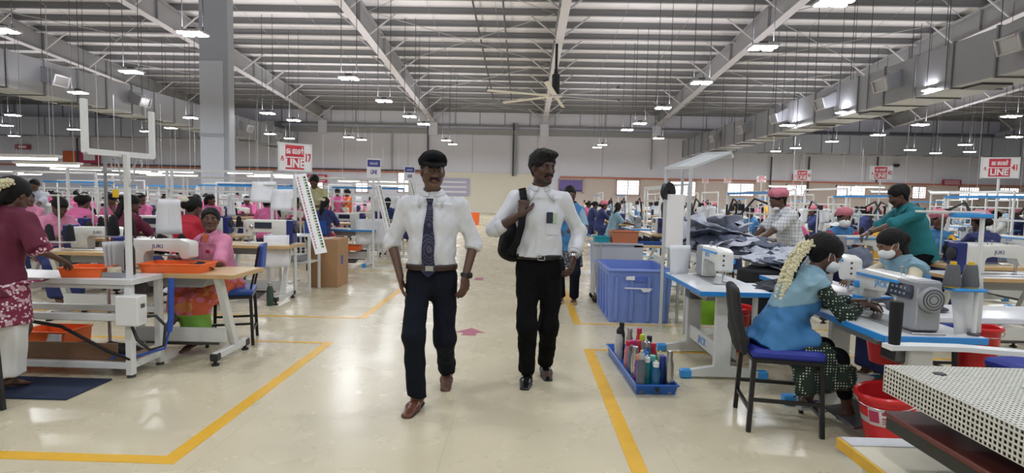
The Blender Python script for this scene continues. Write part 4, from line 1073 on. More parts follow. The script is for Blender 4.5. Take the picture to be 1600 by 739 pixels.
def man_with_bag():
    x0 = at(843, 400, 4.2).x
    P = dict(H=1.74, pel=(0, .02, .915), tilt=(-.02, -.0, 1), sh=8, look=(33, 5, 0), neck=(0.01, -.02, .105), shw=.96,
             R=dict(w=(-.135, -.15, 1.285), pole=(-.9, .35, -.5), d=(.15, .1, 1), n=(-.2, 1, .1), curl=62), L=dict(w=(.245, -.06, .965), pole=(.5, .7, 0), d=(-.2, -.35, -1), n=(-.8, .4, 0), curl=30),
             Rf=dict(a=(-.075, -.0, .085), toe=(-.1, -1, -.14)), Lf=dict(a=(.075, .2, .095), toe=(.12, -1, -.3)))
    o, j = person(P, 'man in white shirt with black bag over one shoulder walking up the aisle', (x0, 4.19, 0), 0, 'skin_dark', .006, beard=True)
    s = shirt(j, M['shirt_white'], o, (1.72, 1.25), .011, -.0, h=.006, amp=.0055, seed=11, f=32, cuts=[((0, 0, P['pel'][2]+.05), (0, 0, -1))])
    collar(j, M['shirt_white'], s, .002, .07, depth=.05)
    e, w = j.eR, j.wR; d = (w-e).normalized(); F = SDF(); F.seg(e+d*.045, e+d*.085, .056, .053, k=.01, cz=.012); F.build('rolled_cuff', M['shirt_white'], s, .006)
    e, w = j.eL, j.wL; d = (w-e).normalized(); F = SDF(); F.seg(w-d*.085, w-d*.045, .041, .039, k=.01, cz=.01); F.build('rolled_cuff', M['shirt_white'], s, .006)
    fw = V((sin(radians(8)), -cos(radians(8)), 0)); rx = V((cos(radians(8)), sin(radians(8)), 0))
    fs_ = front(s); strip(fs_, [(-.012, .98+i*.03, 1) for i in range(14)], .036, .002, 'placket', M['shirt_white'], s, .001)
    strip(fs_, [(.088, 1.135, .75), (.088, 1.15, 1), (.088, 1.19, 1), (.088, 1.235, 1), (.088, 1.24, 1)], .105, .003, 'chest_pocket', M['shirt_white'], s, .003, 4)
    py = fs_(.08, 1.25); ph = thing('phone', 'dark phone poking out of the chest pocket of the man with a bag', 'phone', (x0+.075, 4.19+py-.008, 1.245), radians(20))
    MB().box((-.012, 0, .015), (.05, .01, .08), .004).build('body', M['panel_dark'], ph); MB().box((.03, .003, .012), (.034, .006, .075), .002).build('card', mat('card_green', (.45, .55, .4), .5), ph)
    for i in range(7): z = 1.0+i*.062; MB().lathe((-.012, fs_(-.012, z, .002), z), [(.006, 0), (.006, .004), (0, .005)], 8, (0, -1, 0)).build('button', M['paper'], s)
    F = SDF(); trouser(F, j, .007, .96, .04, .014); F.disp = folds(.005, 32, 18); F.build('trousers', M['trouser_black'], o, .007)
    bz = j.pel.z+.052
    F = SDF(); F.seg((0, .02, bz-.016), (0, .02, bz+.016), (.172, .134), (.171, .133), (1, 0, 0), cz=.006, k=0); b = F.build('belt', M['belt_black'], o, .006)
    bk = MB(); 
    for s_ in (-1, 1): bk.box((.01+s_*.024, -.121, bz), (.006, .012, .036)); bk.box((.01, -.121, bz+s_*.016), (.052, .012, .006))
    bk.build('buckle', M['buckle'], b)
    for sd in 'LR': shoe(j, sd, (M['shoe_black'], M['shoe_sole']), o)
    w_ = j.wL; d = j.dL
    MB().lathe(w_-d*.02, [(.029, -.01), (.032, -.01), (.032, .01), (.029, .01)], 18, d).build('watch_strap', M['buckle'], o)
    MB().lathe(w_-d*.02+V((.02, -.024, 0)), [(.02, 0), (.02, .01), (.015, .012)], 16, (.6, -.75, 0)).build('watch', M['buckle'], o)
    eyes(j, o); brows(j, M['hair'], o, .005); moustache(j, M['hair'], o)
    F = SDF(); hair_cap(F, j, .014, .052, nape=-.055); hp = j.hp
    F.ell(hp(0, .045, .098), (.062, .055, .03), j.fr, .03); F.ell(hp(.03, .07, .092), (.04, .04, .024), j.fr, .03)
    F.disp = folds(.004, 110, 6); F.build('hair', M['hair'], o, .006)
    # bag slung behind the right shoulder, its strap in his fist
    bag = thing('backpack', 'black bag hanging behind the shoulder of the white-shirted man', 'bag', (x0, 4.19, 0))
    F = SDF(); F.seg((-.17, .17, .98), (-.15, .19, 1.26), (.15, .085), (.12, .075), (1, .25, 0), .05); F.seg((-.2, .1, 1.0), (-.19, .1, 1.1), (.1, .06), (.09, .06), (1, .3, 0), .05); F.disp = folds(.006, 13, 9)
    F.build('bag_body', M['bag_black'], bag, .009)
    st = MB(); p = [(-.16, .16, 1.30), (-.155, .08, 1.435), (-.14, -.02, 1.462), (-.128, -.1, 1.40), (-.128, -.15, 1.33), (-.14, -.165, 1.2), (-.17, -.14, 1.08), (-.215, -.02, .99), (-.23, .09, .97)]
    for a, b_ in zip(p[:-1], p[1:]): st.bar(a, V(b_)+(V(b_)-V(a)).normalized()*.012, .052, .012, up=(0, -.7, .7) if a[1] > -.1 else (0, -1, 0))
    st.build('strap', M['bag_black'], bag); return o
# ---- people at the near machines
def girl_with_garland():
    P = dict(H=1.46, fem=True, pel=(0, .04, .565), tilt=(.03, -.46, .86), bend=(0, .0, 0), sh=0, look=(5, 30, 0), neck=(0, -.06, .09), head=1.1,
             L=dict(w=(.03, -.52, .79), pole=(.5, .2, -.6), d=(-.3, -1, -.1), n=(0, .1, -1), curl=28), R=dict(w=(-.07, -.46, .79), pole=(-.6, .2, -.6), d=(.35, -1, -.12), n=(0, .1, -1), curl=28),
             Lf=dict(a=(.1, -.24, .13), toe=(0, -1, -.3), pole=(.05, -1, .4)), Rf=dict(a=(-.05, -.42, .115), toe=(-.1, -1, -.1), pole=(-.15, -1, .6)))
    o, j = person(P, 'woman with long jasmine braid and white mask sewing on a blue-cushioned stool', (1.64, 3.56, 0), radians(88), 'skin', .007)
    nz = j.n.z
    F = SDF(); torso_cloth(F, j, .022, -.10, flare=.03); F.seg(j.pel-V((0, 0, .02)), j.pel+V((0, -.2, .0)), (.17, .1), (.17, .085), (1, 0, 0), .05, .03)
    for sd in 'LR': F.seg(getattr(j, 's'+sd), getattr(j, 's'+sd)+(getattr(j, 'e'+sd)-getattr(j, 's'+sd))*.14, .066, .06, k=.03, cz=.01)
    F.disp = folds(.007, 34, 21); v = F.build('vest', M['vest_blue'], o, .008); d0 = F.disp; F.disp = lambda X, Y, Z: d0(X, Y, Z)-.0025; F.cut((0, 0, nz-.205), (0, -.25, -1)); F.build('yoke', M['vest_light'], v, .007)
    p = MB(); rr = random.Random(2)
    c = j.n+V((-.03, .135, -.11)); 
    pts = []
    for i in range(10): a = 2*pi*i/10; r_ = .035 if i % 2 == 0 else .018; pts.append((r_*cos(a), r_*sin(a)))
    p.prism(pts, c-V((.02, .0, 0)), (1, 0, 0), (0, .45, .9), (0, .012, -.006)); p.build('flower_badge', mat('badge_pink', (.75, .15, .2), .7), v)
    for sd in 'LR': F = SDF(); sleeve(F, j, sd, 1.62, .012); F.disp = folds(.003, 30, 7); F.build('sleeve', M['sleeve_dots'], o, .008)
    F = SDF(); F.seg((-.12, .03, .5), (-.15, -.2, .46), (.07, .03), (.09, .03), (0, 0, 1), .05); F.seg((-.16, -.12, .46), (-.17, -.17, .27), (.12, .03), (.13, .025), (0, 1, 0), .05, .01); F.seg((-.15, -.3, .42), (-.15, -.3, .3), (.1, .025), (.1, .02), (0, 1, 0), .05, .01)
    F.disp = folds(.012, 20, 3, (1, 1, .2)); F.build('kurta_tail', M['sleeve_dots'], o, .009)
    F = SDF(); trouser(F, j, .006, .72, .0, .004); F.disp = folds(.003, 25, 2); F.build('leggings', M['legging'], o, .008)
    for sd in 'LR': sandal(j, sd, (M['grey_sheet'], M['cable_blue']), o)
    hp = j.hp
    F = SDF(); hair_cap(F, j, .017, .045, nape=-.07, back=.02); F.ell(hp(0, -.1, -.0), (.06, .04, .07), j.fr, .03); F.disp = folds(.002, 150, 3); hr = F.build('hair', M['hair'], o, .006)
    b0 = hp(0, -.12, -.01); q = [b0, b0+V((-.01, .07, -.08)), b0+V((-.02, .125, -.2)), b0+V((-.03, .155, -.33)), b0+V((-.03, .165, -.42))]
    F = SDF(); F.chain(q, [.03, .026, .024, .02, .012], k=.02); F.disp = folds(.003, 90, 4); F.build('braid', M['hair'], hr, .007)
    g = [V(p)+V((-.035, .02, .02)) for p in q]; garland(j, g, M['jasmine'], o, .02, 130, seed=5)
    garland(j, [V(p)+V((.02, .035, .01)) for p in q], M['jasmine'], o, .016, 110, seed=6)
    eyes(j, o); brows(j, M['hair'], o); mask_part(j, M['mask_white'], M['paper'], o)
    MB().tube([j.aR+V((0.03*cos(a), .03*sin(a), .035)) for a in [2*pi*i/12 for i in range(13)]], .003, 5).build('anklet', M['dark_steel'], o)
    return o
def woman_with_mask():
    P = dict(H=1.5, fem=True, pel=(0, .02, .57), tilt=(0, -.46, .86), look=(-8, 30, 0), neck=(0, -.07, .08), head=1.06,
             L=dict(w=(.1, -.48, .8), pole=(.9, .2, -.5), d=(-.5, -1, -.1), n=(0, 0, -1), curl=25), R=dict(w=(-.12, -.5, .8), pole=(-.9, .2, -.5), d=(.4, -1, -.1), n=(0, 0, -1), curl=25),
             Lf=dict(a=(.1, -.35, .09), pole=(.1, -1, .5)), Rf=dict(a=(-.1, -.35, .09), pole=(-.1, -1, .5)))
    o, j = person(P, 'woman in blue vest, cream sleeves and white mask leaning over her machine', (2.98, 4.15, 0), radians(-82), 'skin_mid', .008)
    F = SDF(); torso_cloth(F, j, .022, -.08); F.disp = folds(.006, 34, 31); nz = j.n.z
    for sd in 'LR': F.seg(getattr(j, 's'+sd), getattr(j, 's'+sd)+(getattr(j, 'e'+sd)-getattr(j, 's'+sd))*.1, .066, .06, k=.03, cz=.01)
    v = F.build('vest', M['vest_blue'], o, .009); d0 = F.disp; F.disp = lambda X, Y, Z: d0(X, Y, Z)-.0025; F.cut((0, 0, nz-.06), (0, .5, -1)); F.build('yoke', M['vest_light'], v, .008)
    for sd in 'LR': F = SDF(); sleeve(F, j, sd, 1.85, .012); F.disp = folds(.004, 25, 6); F.build('sleeve', M['cream_cloth'], o, .009)
    F = SDF(); trouser(F, j, .02, .95, .0, .03); F.build('trousers', M['navy_cloth'], o, .012)
    hp = j.hp; F = SDF(); hair_cap(F, j, .014, .055, nape=-.06, back=.015); F.ell(hp(0, -.13, -.02), (.045, .04, .045), j.fr, .03); F.chain([hp(0, -.1, -.06), hp(.05, -.04, -.16), hp(.06, .02, -.26)], [.03, .028, .018], k=.02); F.disp = folds(.002, 150, 8); F.build('hair', M['hair'], o, .007)
    eyes(j, o); brows(j, M['hair'], o); mask_part(j, M['mask_white'], M['paper'], o)
    MB().lathe(hp(.076, -.006, -.045), [(0, -.006), (.006, 0), (0, .006)], 8).build('earring', M['buckle'], o); return o
def pink_woman():
    P = dict(H=1.46, fem=True, pel=(0, .03, .565), tilt=(0, -.3, 1), sh=4, look=(50, -8, 5), neck=(0, -.03, .09), head=1.08,
             L=dict(w=(.1, -.38, .80), pole=(.8, .2, -.7), d=(-.7, -.7, -.1), n=(0, 0, -1), curl=22), R=dict(w=(-.12, -.38, .80), pole=(-.9, .2, -.6), d=(.4, -1, -.1), n=(0, 0, -1), curl=22),
             Lf=dict(a=(.1, -.38, .10), pole=(.1, -1, .5)), Rf=dict(a=(.0, -.46, .33), toe=(.2, -1, -.35), pole=(-.2, -1, .8)))
    o, j = person(P, 'seated woman in pink shirt and orange sari glancing up over her shoulder', (-2.78, 5.08, 0), radians(-22), 'skin', .007)
    s = shirt(j, M['pink_pale'], o, (1.0, 1.0), .02, -.12, .02, .008, amp=.005, seed=41, f=38, cuff=.006, name='pink_shirt')
    collar(j, M['pink_pale'], s, .0, .1, depth=.06)
    MB().box(j.ch+V((.075, -.150, .02)), (.042, .01, .03), .002).build('pocket_badge', M['red_shirt'], s)
    F = SDF(); F.seg(j.n+V((0, -.055, -.01)), j.ch+V((0, -.085, .05)), (.04, .03), (.02, .04), (1, 0, 0), .01); F.build('blouse', M['orange_cloth'], o, .008)
    F = SDF()
    F.seg(j.pel-V((0, 0, .02)), j.pel+V((0, -.2, -.03)), (.19, .12), (.2, .11), (1, 0, 0), .06); F.seg(j.kL, j.aL+V((0, .02, .0)), (.12, .1), (.15, .1), (1, 0, 0), .06, .02)
    F.seg(j.hL, j.kL, .1, .095, k=.06); F.seg(j.hR, j.kR, .1, .095, k=.06); F.seg(j.kR, j.aR+V((0, .06, -.02)), (.11, .09), (.1, .08), (1, 0, 0), .06, .02)
    F.seg(j.kR+V((-.05, .0, -.02)), j.kR+V((-.06, -.02, -.32)), (.1, .06), (.12, .05), (1, 0, 0), .06, .02)
    F.disp = folds(.011, 22, 5, (1, 1, .15)); F.build('sari_skirt', [M['saree'], M['green_cloth']], o, .009, lambda q: ((q[:, 2] < .34) & (q[:, 0] > -.06)).astype(int))
    hp = j.hp; F = SDF(); hair_cap(F, j, .016, .062, nape=-.06, back=.01); F.ell(hp(0, -.125, -.03), (.05, .04, .05), j.fr, .03); F.disp = folds(.0015, 160, 3); F.build('hair', M['hair'], o, .006)
    eyes(j, o); brows(j, M['hair'], o)
    MB().lathe(hp(0, .0865, .036), [(.005, 0), (.005, .003), (0, .004)], 8, j.f).build('bindi', M['red_shirt'], o); return o
def maroon_woman():
    P = dict(H=1.43, fem=True, pel=(0, .02, .775), tilt=(0, -.2, 1), look=(-4, 24, 0), neck=(0, -.04, .08), head=1.16, shw=1.25,
             L=dict(w=(.15, -.3, .9), pole=(.6, .4, -.6), d=(-.2, -1, -.3), n=(0, 0, -1), curl=25), R=dict(w=(-.24, -.22, .88), pole=(-.6, .5, -.6), d=(.0, -.9, -.6), n=(0, 0, -1), curl=30),
             Lf=dict(a=(.1, .0, .085)), Rf=dict(a=(-.1, .03, .085)))
    w = fl(40, 604)
    o, j = person(P, 'standing woman in maroon tunic with back turned, at the left edge table', (-3.33, 3.62, 0), radians(174), 'skin', .008)
    s = shirt(j, M['maroon'], o, (.95, .95), .034, -.16, .03, .009, amp=.006, seed=51, f=34, name='tunic')
    for sd in 'LR': F = SDF(); F.seg(getattr(j, 's'+sd)+(getattr(j, 'e'+sd)-getattr(j, 's'+sd))*.7, getattr(j, 'e'+sd)+(getattr(j, 'w'+sd)-getattr(j, 'e'+sd))*.15, .066, .06, k=.03, cz=.01); F.disp = folds(.004, 25, 3); F.build('sleeve', M['floral'], o, .009)
    F = SDF(); F.seg((0, .02, .46), (0, .02, .74), (.235, .16), (.2, .15), (1, 0, 0), .03, .01); F.disp = folds(.012, 16, 4, (1, 1, .2)); F.build('kurta_skirt', M['floral'], o, .01)
    F = SDF()
    for sd in 'LR': F.seg(getattr(j, 'h'+sd)-V((0, 0, .1)), getattr(j, 'a'+sd)+V((0, 0, .03)), (.13, .12), (.085, .08), (1, 0, 0), .05, .02)
    F.disp = folds(.014, 26, 9, (1, 1, .12)); F.build('salwar', M['white_cloth'], o, .009)
    hp = j.hp; F = SDF(); hair_cap(F, j, .014, .055, nape=-.07, back=.015); F.ell(hp(0, -.12, -.06), (.06, .045, .07), j.fr, .03); F.chain([hp(0, -.12, -.1), hp(0, -.15, -.25)], [.045, .035], k=.03); F.disp = folds(.002, 130, 3); F.build('hair', M['hair'], o, .007)
    garland(j, [hp(-.07, -.12, .05), hp(-.05, -.165, .0), hp(-.02, -.18, -.07), hp(.03, -.18, -.1)], M['jasmine'], o, .02, 90, seed=9)
    return o
def check_man():
    P = dict(H=1.57, pel=(0, .02, .84), tilt=(0, -.3, 1), look=(5, 22, 0), neck=(0, -.06, .075), head=1.08,
             L=dict(w=(.12, -.5, .93), pole=(.3, .8, -.4), d=(-.2, -1, -.1), n=(0, 0, -1), curl=20), R=dict(w=(-.12, -.48, .93), pole=(-.3, .8, -.4), d=(.1, -1, -.1), n=(0, 0, -1), curl=20), Lf=dict(a=(.09, .0, .085)), Rf=dict(a=(-.09, .02, .085)))
    o, j = person(P, 'man in checked shirt and pink hair net sorting grey cloth pieces', (3.28, 6.95, 0), radians(-86), 'skin', .009)
    s = shirt(j, M['shirt_check'], o, (.95, .95), .03, -.14, .02, .01, amp=.005, seed=61, f=34); collar(j, M['shirt_check'], s, .0, .06)
    F = SDF(); trouser(F, j, .01, .97); F.build('trousers', M['trouser_navy'], o, .012)
    hp = j.hp; F = SDF(); hair_cap(F, j, .008, .05); F.build('hair', M['hair'], o, .009)
    F = SDF(); F.ell(hp(0, -.035, .075), (.105, .125, .075), [list(j.r), list((j.f+j.u*.35).normalized()), list((j.u-j.f*.35).normalized())], .02); F.disp = folds(.006, 55, 3); F.build('hair_net', M['hairnet'], o, .009)
    eyes(j, o); F = SDF(); F.ell(hp(0, .06, -.085), (.055, .05, .03), j.fr, .02); F.build('face_mask', M['mask_white'], o, .009)
    for sd in 'LR': sandal(j, sd, (M['black_plastic'], M['black_plastic']), o)
    MB().lathe(j.wL-j.dL*.01, [(.03, -.005), (.034, -.005), (.034, .005), (.03, .005)], 14, j.dL).build('bangle', M['buckle'], o); return o
def teal_man():
    P = dict(H=1.74, pel=(0, .05, .88), tilt=(0, -.42, 1), look=(-10, 25, 0), neck=(0, -.06, .08),
             L=dict(w=(.1, -.66, 1.06), pole=(.5, .3, -.5), d=(-.1, -1, -.5), n=(0, 0, -1), curl=40), R=dict(w=(-.12, -.62, .98), pole=(-.5, .3, -.5), d=(.1, -1, -.4), n=(0, 0, -1), curl=40), Lf=dict(a=(.09, .03, .085)), Rf=dict(a=(-.1, .06, .085)))
    o, j = person(P, 'dark-haired man in teal shirt bending down with grey cloth in hand', (4.66, 6.75, 0), radians(-92), 'skin', .009, beard=True)
    s = shirt(j, M['teal'], o, (1.05, 1.05), .022, -.12, .0, .01, amp=.005, seed=71, f=32); collar(j, M['teal'], s, .0, .06)
    F = SDF(); trouser(F, j, .01, .97); F.build('trousers', M['trouser_black'], o, .012)
    hp = j.hp; F = SDF(); hair_cap(F, j, .017, .058); F.disp = folds(.003, 120, 3); F.build('hair', M['hair'], o, .008)
    eyes(j, o); brows(j, M['hair'], o); moustache(j, M['hair'], o)
    for sd in 'LR': sandal(j, sd, (M['black_plastic'], M['black_plastic']), o)
    MB().lathe(j.wL-j.dL*.01, [(.03, -.01), (.035, -.01), (.035, .01), (.03, .01)], 14, j.dL).build('watch_strap', M['black_plastic'], o); return o
# ---- simpler figures for the rows: one of each kind, then copies in other clothes
def worker(label, loc, rz, seated=True, top='pink', hairkind='bun', look=(0, 22, 0), lean=.22, skin='skin', arms='table', net=False, vest=False, H=1.56, h=.012, lower='navy_cloth', fem=True, mask=False, group=None, flowers=False, up=.95):
    pz = .6 if seated else H/1.7*.9
    wz = .8 if seated else .95
    A = dict(table=((.1, -.46, wz), (-.1, -.46, wz)), face=((.05, -.2, pz+.42), (-.1, -.42, wz)), down=((.22, -.04, pz-.06), (-.22, -.04, pz-.06)), hold=((.1, -.3, pz+.18), (-.12, -.3, pz+.15)))[arms]
    f = ((.1, -.38, .09), (-.1, -.38, .09)) if seated else ((.09, 0, .085), (-.09, .04, .085))
    P = dict(H=H, fem=fem, pel=(0, .02, pz), tilt=(0, -lean, 1), look=look, neck=(0, -.05, .085), head=1.06,
             L=dict(w=A[0], pole=(.7, .4, -.6), curl=25, n=(0, 0, -1) if arms == 'table' else (-1, 0, 0)), R=dict(w=A[1], pole=(-.7, .4, -.6), curl=25, n=(0, 0, -1) if arms == 'table' else (1, 0, 0)), Lf=dict(a=f[0], pole=(.1, -1, .5 if seated else .1)), Rf=dict(a=f[1], pole=(-.1, -1, .5 if seated else .1)))
    if arms == 'face': P['L'].update(d=(-.2, .1, 1), n=(0, 1, 0))
    o, j = person(P, label, loc, rz, skin, h, fine=h < .0105, group=group)
    if h >= .0105:
        pass
    sh = shirt(j, M[top] if not vest else M['vest_blue'], o, (up, up) if not vest else (0, 0), .022, -.12, .015, h, amp=.006, seed=int(abs(loc[0]*100)) % 97, name='shirt' if not vest else 'vest')
    if vest:
        for sd in 'LR': F = SDF(); sleeve(F, j, sd, up, .016); F.build('sleeve', M[top], o, h)
    F = SDF()
    if fem and seated:
        F.seg(j.pel-V((0, 0, .02)), j.pel+V((0, -.2, -.02)), (.18, .11), (.19, .1), (1, 0, 0), .06)
        for sd in 'LR': F.seg(getattr(j, 'k'+sd), getattr(j, 'a'+sd), .095, .1, k=.06, cz=.02); F.seg(getattr(j, 'h'+sd), getattr(j, 'k'+sd), .095, .09, k=.06)
        F.disp = folds(.01, 20, 5, (1, 1, .2))
    else: trouser(F, j, .006, .97, .0, .02 if fem else 0)
    F.build('skirt' if fem and seated else 'trousers', M[lower], o, h)
    hp = j.hp; F = SDF(); hair_cap(F, j, .013, .056, nape=-.06, back=.012)
    if hairkind == 'bun': F.ell(hp(0, -.13, -.02), (.05, .045, .05), j.fr, .03)
    elif hairkind == 'braid':
        b0 = hp(0, -.115, -.03); F.chain([b0, b0+V((0, .05, -.12)), b0+V((0, .07, -.28)), b0+V((0, .07, -.42))], [.042, .035, .03, .016], k=.03)
    F.build('hair', M['hair'], o, max(h*.8, .008))
    if net:
        F = SDF(); F.ell(hp(0, -.03, .07), (.1, .12, .08), [list(j.r), list((j.f+j.u*.25).normalized()), list((j.u-j.f*.25).normalized())], .02); F.disp = folds(.006, 55, 3); F.build('hair_net', M['hairnet'], o, max(h*.9, .009))
    if mask:
        F = SDF(); F.ell(hp(0, .05, -.056), (.068, .07, .062), j.fr, .02); F.cut(hp(0, .03, 0), tuple(-j.f)); F.build('face_mask', M['mask_white'], o, .008)
    if flowers: garland(j, [hp(-.05, -.17, .03), hp(0, -.19, .04), hp(.05, -.17, .03)], M['jasmine'], o, .018, 40, seed=3)
    return o
# ------------------------------------------------------------ near, right side
man_in_tie(); man_with_bag()
TZ = .72
TA = table('white machine table with blue edge where the woman with the jasmine braid works', 1.1, .53, TZ, 'blue_edge', foot='machine_blue', loc=(2.165, 3.5, 0), rz=-pi/2)
MA = machine('white and grey sewing machine with round vented end, nearest on the right', 'jack', 'JACK', (2.15, 3.28, TZ), -pi/2)
stool('black metal stool with blue cushion and black cloth over its backrest', .5, (1.64, 3.56, 0), radians(80), 'blue_cushion', 'cover', w=.4)
girl_with_garland()
TB_ = dup(TA, (1.62, 4.82, 0), pi/2, 'white machine table with blue edge on grey pillar legs beside the blue bin'); 
text_mesh('JACK', .09, M['machine_blue'], 'lettering', TB_, (0, .067, .2), (pi/2, 0, pi))
MB_ = dup(MA, (1.66, 4.92, TZ), pi/2, 'white sewing machine with blue trim on the table beside the blue bin')
TC_ = dup(TA, (2.5, 4.78, 0), pi/2, 'white machine table in front of the masked woman with cream sleeves')
MC_ = dup(MA, (2.5, 4.58, TZ), pi/2, 'white sewing machine with lit needle in front of the cream-sleeved woman')
w2 = woman_with_mask(); w2.location = (3.16, 4.5, 0)
stool('blue-cushioned stool under the woman with cream sleeves', .5, (3.16, 4.52, 0), -pi/2, 'blue_cushion', None)
# lamp-post style thread stand at the near corner of the first table
b = fl(1521, 524, TZ); t = thing('thread_stand', 'white pole stand with blue brackets at the near corner of the first table', 'thread stand', b)
MB().tube([(0, 0, 0), (0, 0, .66)], .011, 10).build('pole', M['white_paint'], t)
a = MB(); a.box((-.06, 0, .635), (.2, .05, .022), .004); a.build('top_bracket', M['machine_blue'], t)
a = MB(); a.box((-.17, .02, .652), (.3, .06, .012), .003); a.build('guide_plate', M['leg_paint'], t)
a = MB(); a.box((-.06, .0, .245), (.17, .09, .016), .004); a.build('spool_tray', M['machine_blue'], t)
MB().lathe((0, 0, 0), [(.028, 0), (.028, .012), (.012, .014)], 12).build('collar', M['dark_steel'], t)
for i, dx in enumerate((-.032, -.125)):
    cone('grey thread cone on the blue bracket, %s the white pole' % ('next to' if i == 0 else 'farther from'), 'grey_thread', (b.x+dx+.0, b.y+.01, TZ+.254), .115, None, 'clip_yellow', .04)
s_ = paper('clear plastic sheet leaning against the white pole stand', (b.x-.02, b.y+.035, TZ+.155), .2, .3, radians(12), -.12, m='plastic_sheet', name='plastic_sheet')
# press in the bottom right corner
pr = thing('heat_press', 'perforated white press cover over a maroon pad, in the near right corner', 'press', (1.36, 2.1, 0))
def perforated(w, d, h, pitch=.0165, hole=.0105):
    mb = MB()
    def plate(o, ux, uy, nx, ny, keep=lambda i, j: True):
        o, ux, uy = V(o), V(ux), V(uy); q = (pitch-hole)/2; xs = []; ys = []
        for i in range(nx): xs += [i*pitch, i*pitch+q, i*pitch+q+hole]
        for j in range(ny): ys += [j*pitch, j*pitch+q, j*pitch+q+hole]
        xs.append(nx*pitch); ys.append(ny*pitch); vs = []; fs = []; W = len(xs)
        for y in ys:
            for x in xs: vs.append(o+ux*x+uy*y)
        for j in range(len(ys)-1):
            for i in range(W-1):
                if i % 3 == 1 and j % 3 == 1: continue
                if keep(xs[i], ys[j]): fs.append((j*W+i, j*W+i+1, (j+1)*W+i+1, (j+1)*W+i))
        mb.add(vs, fs)
    nx, ny, nz = int(w/pitch), int(d/pitch), int(h/pitch); W, D, H = nx*pitch, ny*pitch, nz*pitch
    ins = lambda x, y: not (.30 < x and .22 < y < .95)
    plate((0, -D, 0), (0, 1, 0), (0, 0, 1), ny, nz); plate((0, 0, 0), (1, 0, 0), (0, 0, 1), nx, nz); plate((0, 0, H), (1, 0, 0), (0, -1, 0), nx, ny, ins)
    return mb, W, D, H
mb, W, D, H = perforated(.92, 1.15, .1)
o = mb.build('perforated_cover', M['perf_white'], pr, (0, 0, .705)); md = o.modifiers.new('t', 'SOLIDIFY'); md.thickness = .003; md.offset = 0
MB().box((W/2, -D/2, .705+H*.41), (W-.016, D-.016, H*.82), .004).build('dark_infill', M['press_black'], pr)  # dark box put inside the cover, standing for shade behind the holes
MB().box((.30+(W-.3)/2, -.585, .705+H*.86), (W-.3, .73, .02), .003).build('recessed_plate', M['inset_grey'], pr)
MB().lathe((.13, -.1, .705+H), [(.022, 0), (.02, .004), (0, .005)], 14).build('knob', M['black_plastic'], pr)
MB().box((.45, -.56, .625), (.9, 1.1, .02), .004).build('maroon_pad', M['press_maroon'], pr)
MB().box((.455, -.56, .59), (.89, 1.1, .05), .004).build('lower_platen', M['press_black'], pr)
cl = MB(); cl.box((.75, -.55, .3), (.2, .3, .55), .01); cl.box((1.0, -.55, .45), (.14, .5, .9), .01); cl.box((.6, -.5, .535), (.7, .1, .05), .01); cl.build('press_frame', M['grey_paint'], pr)
am_ = MB()
pts = [(-.02+.1, .06), (.2, .075), (.38, .07), (.55, .02), (.7, -.06), (.9, -.12)]
am_.prism([(x, y+.03) for x, y in pts]+[(x, y-.03) for x, y in reversed(pts)], (0, 0.06, .835), (1, 0, 0), (0, 1, 0), (0, 0, .018)); am_.box((.86, 0, .8), (.08, .1, .1)); am_.build('handle_arm', M['white_paint'], pr)
h_ = MB(); h_.lathe((.115, .13, .853), [(.02, 0), (.0205, .01), (.023, .09), (.024, .165), (.022, .17), (0, .17)], 18); h_.build('foam_grip', M['foam_black'], pr)
pt = thing('low_bench', 'low cream bench with worn yellow edge under the press', 'bench', (1.31, 2.27, 0))
MB().box((.27, -.7, .43), (.54, 1.4, .04), .004).build('bench_top', M['pallet_cream'], pt)
e = MB(); e.box((-.006, -.7, .428), (.014, 1.41, .046), .003); e.build('edge_band', M['pallet_yellow'], pt)
e = MB(); e.box((.27, -.04, .4515), (.54, .08, .003)); e.build('border_strip', M['grey_sheet'], pt)
for sx in (.06, .48):
    for sy in (-1.3, -.12): MB().box((sx, sy, .205), (.05, .05, .41), .004).build('leg', M['leg_paint'], pt)
bk = bucket('red bucket with printed sticker and grey tape, tipped by the machine pedal', 'red_bucket', (2.13, 3.2, .012), .155, .34, tape=True, rz=radians(75)); bk.rotation_euler = (radians(4), radians(-5), radians(-35))
st = MB(); n = 8
vs = [V((.1425*cos(a), .1425*sin(a), z)) for z in (.17, .27) for a in [-2.2+1.0*i/n for i in range(n+1)]]
for i, v in enumerate(vs): vs[i] = V((v.x*(1.0+(v.z-.17)*1.25/.75*.35), v.y*(1.0+(v.z-.17)*1.25/.75*.35), v.z))
st.add(vs, [(i, i+1, n+2+i, n+1+i) for i in range(n)]); q = st.build('sticker', M['label_white'], bk)
md = q.modifiers.new('t', 'SOLIDIFY'); md.thickness = .003
lt = MB()
for k, (a0, a1, z0, z1) in enumerate(((-2.15, -1.8, .19, .258), (-1.7, -1.3, .24, .258), (-1.7, -1.35, .215, .225), (-1.7, -1.3, .2, .206), (-1.7, -1.4, .188, .193))):
    vs = [V((.1435*cos(a)*(1+(z-.17)*.583), .1435*sin(a)*(1+(z-.17)*.583), z)) for z in (z0, z1) for a in (a0, (a0+a1)/2, a1)]; vs = [V((v.x*1.022, v.y*1.022, v.z)) for v in vs]; lt.add(vs, [(0, 1, 4, 3), (1, 2, 5, 4)])
lt.build('print', M['sign_maroon'], q)
bucket('red bucket with a tape band under the table beside the blue bin', 'red_bucket', (2.02, 5.35, 0), .16, .42, tape=True)
bucket('red bucket behind the lap of the woman with the jasmine braid', 'red_bucket', (2.62, 4.02, .28), .15, .22)
crate('lime green crate on the floor behind the nearer red bucket', 'lime_crate', .5, .36, .34, (2.05, 6.0, .12), 0, 'crate', 'crate', .95)
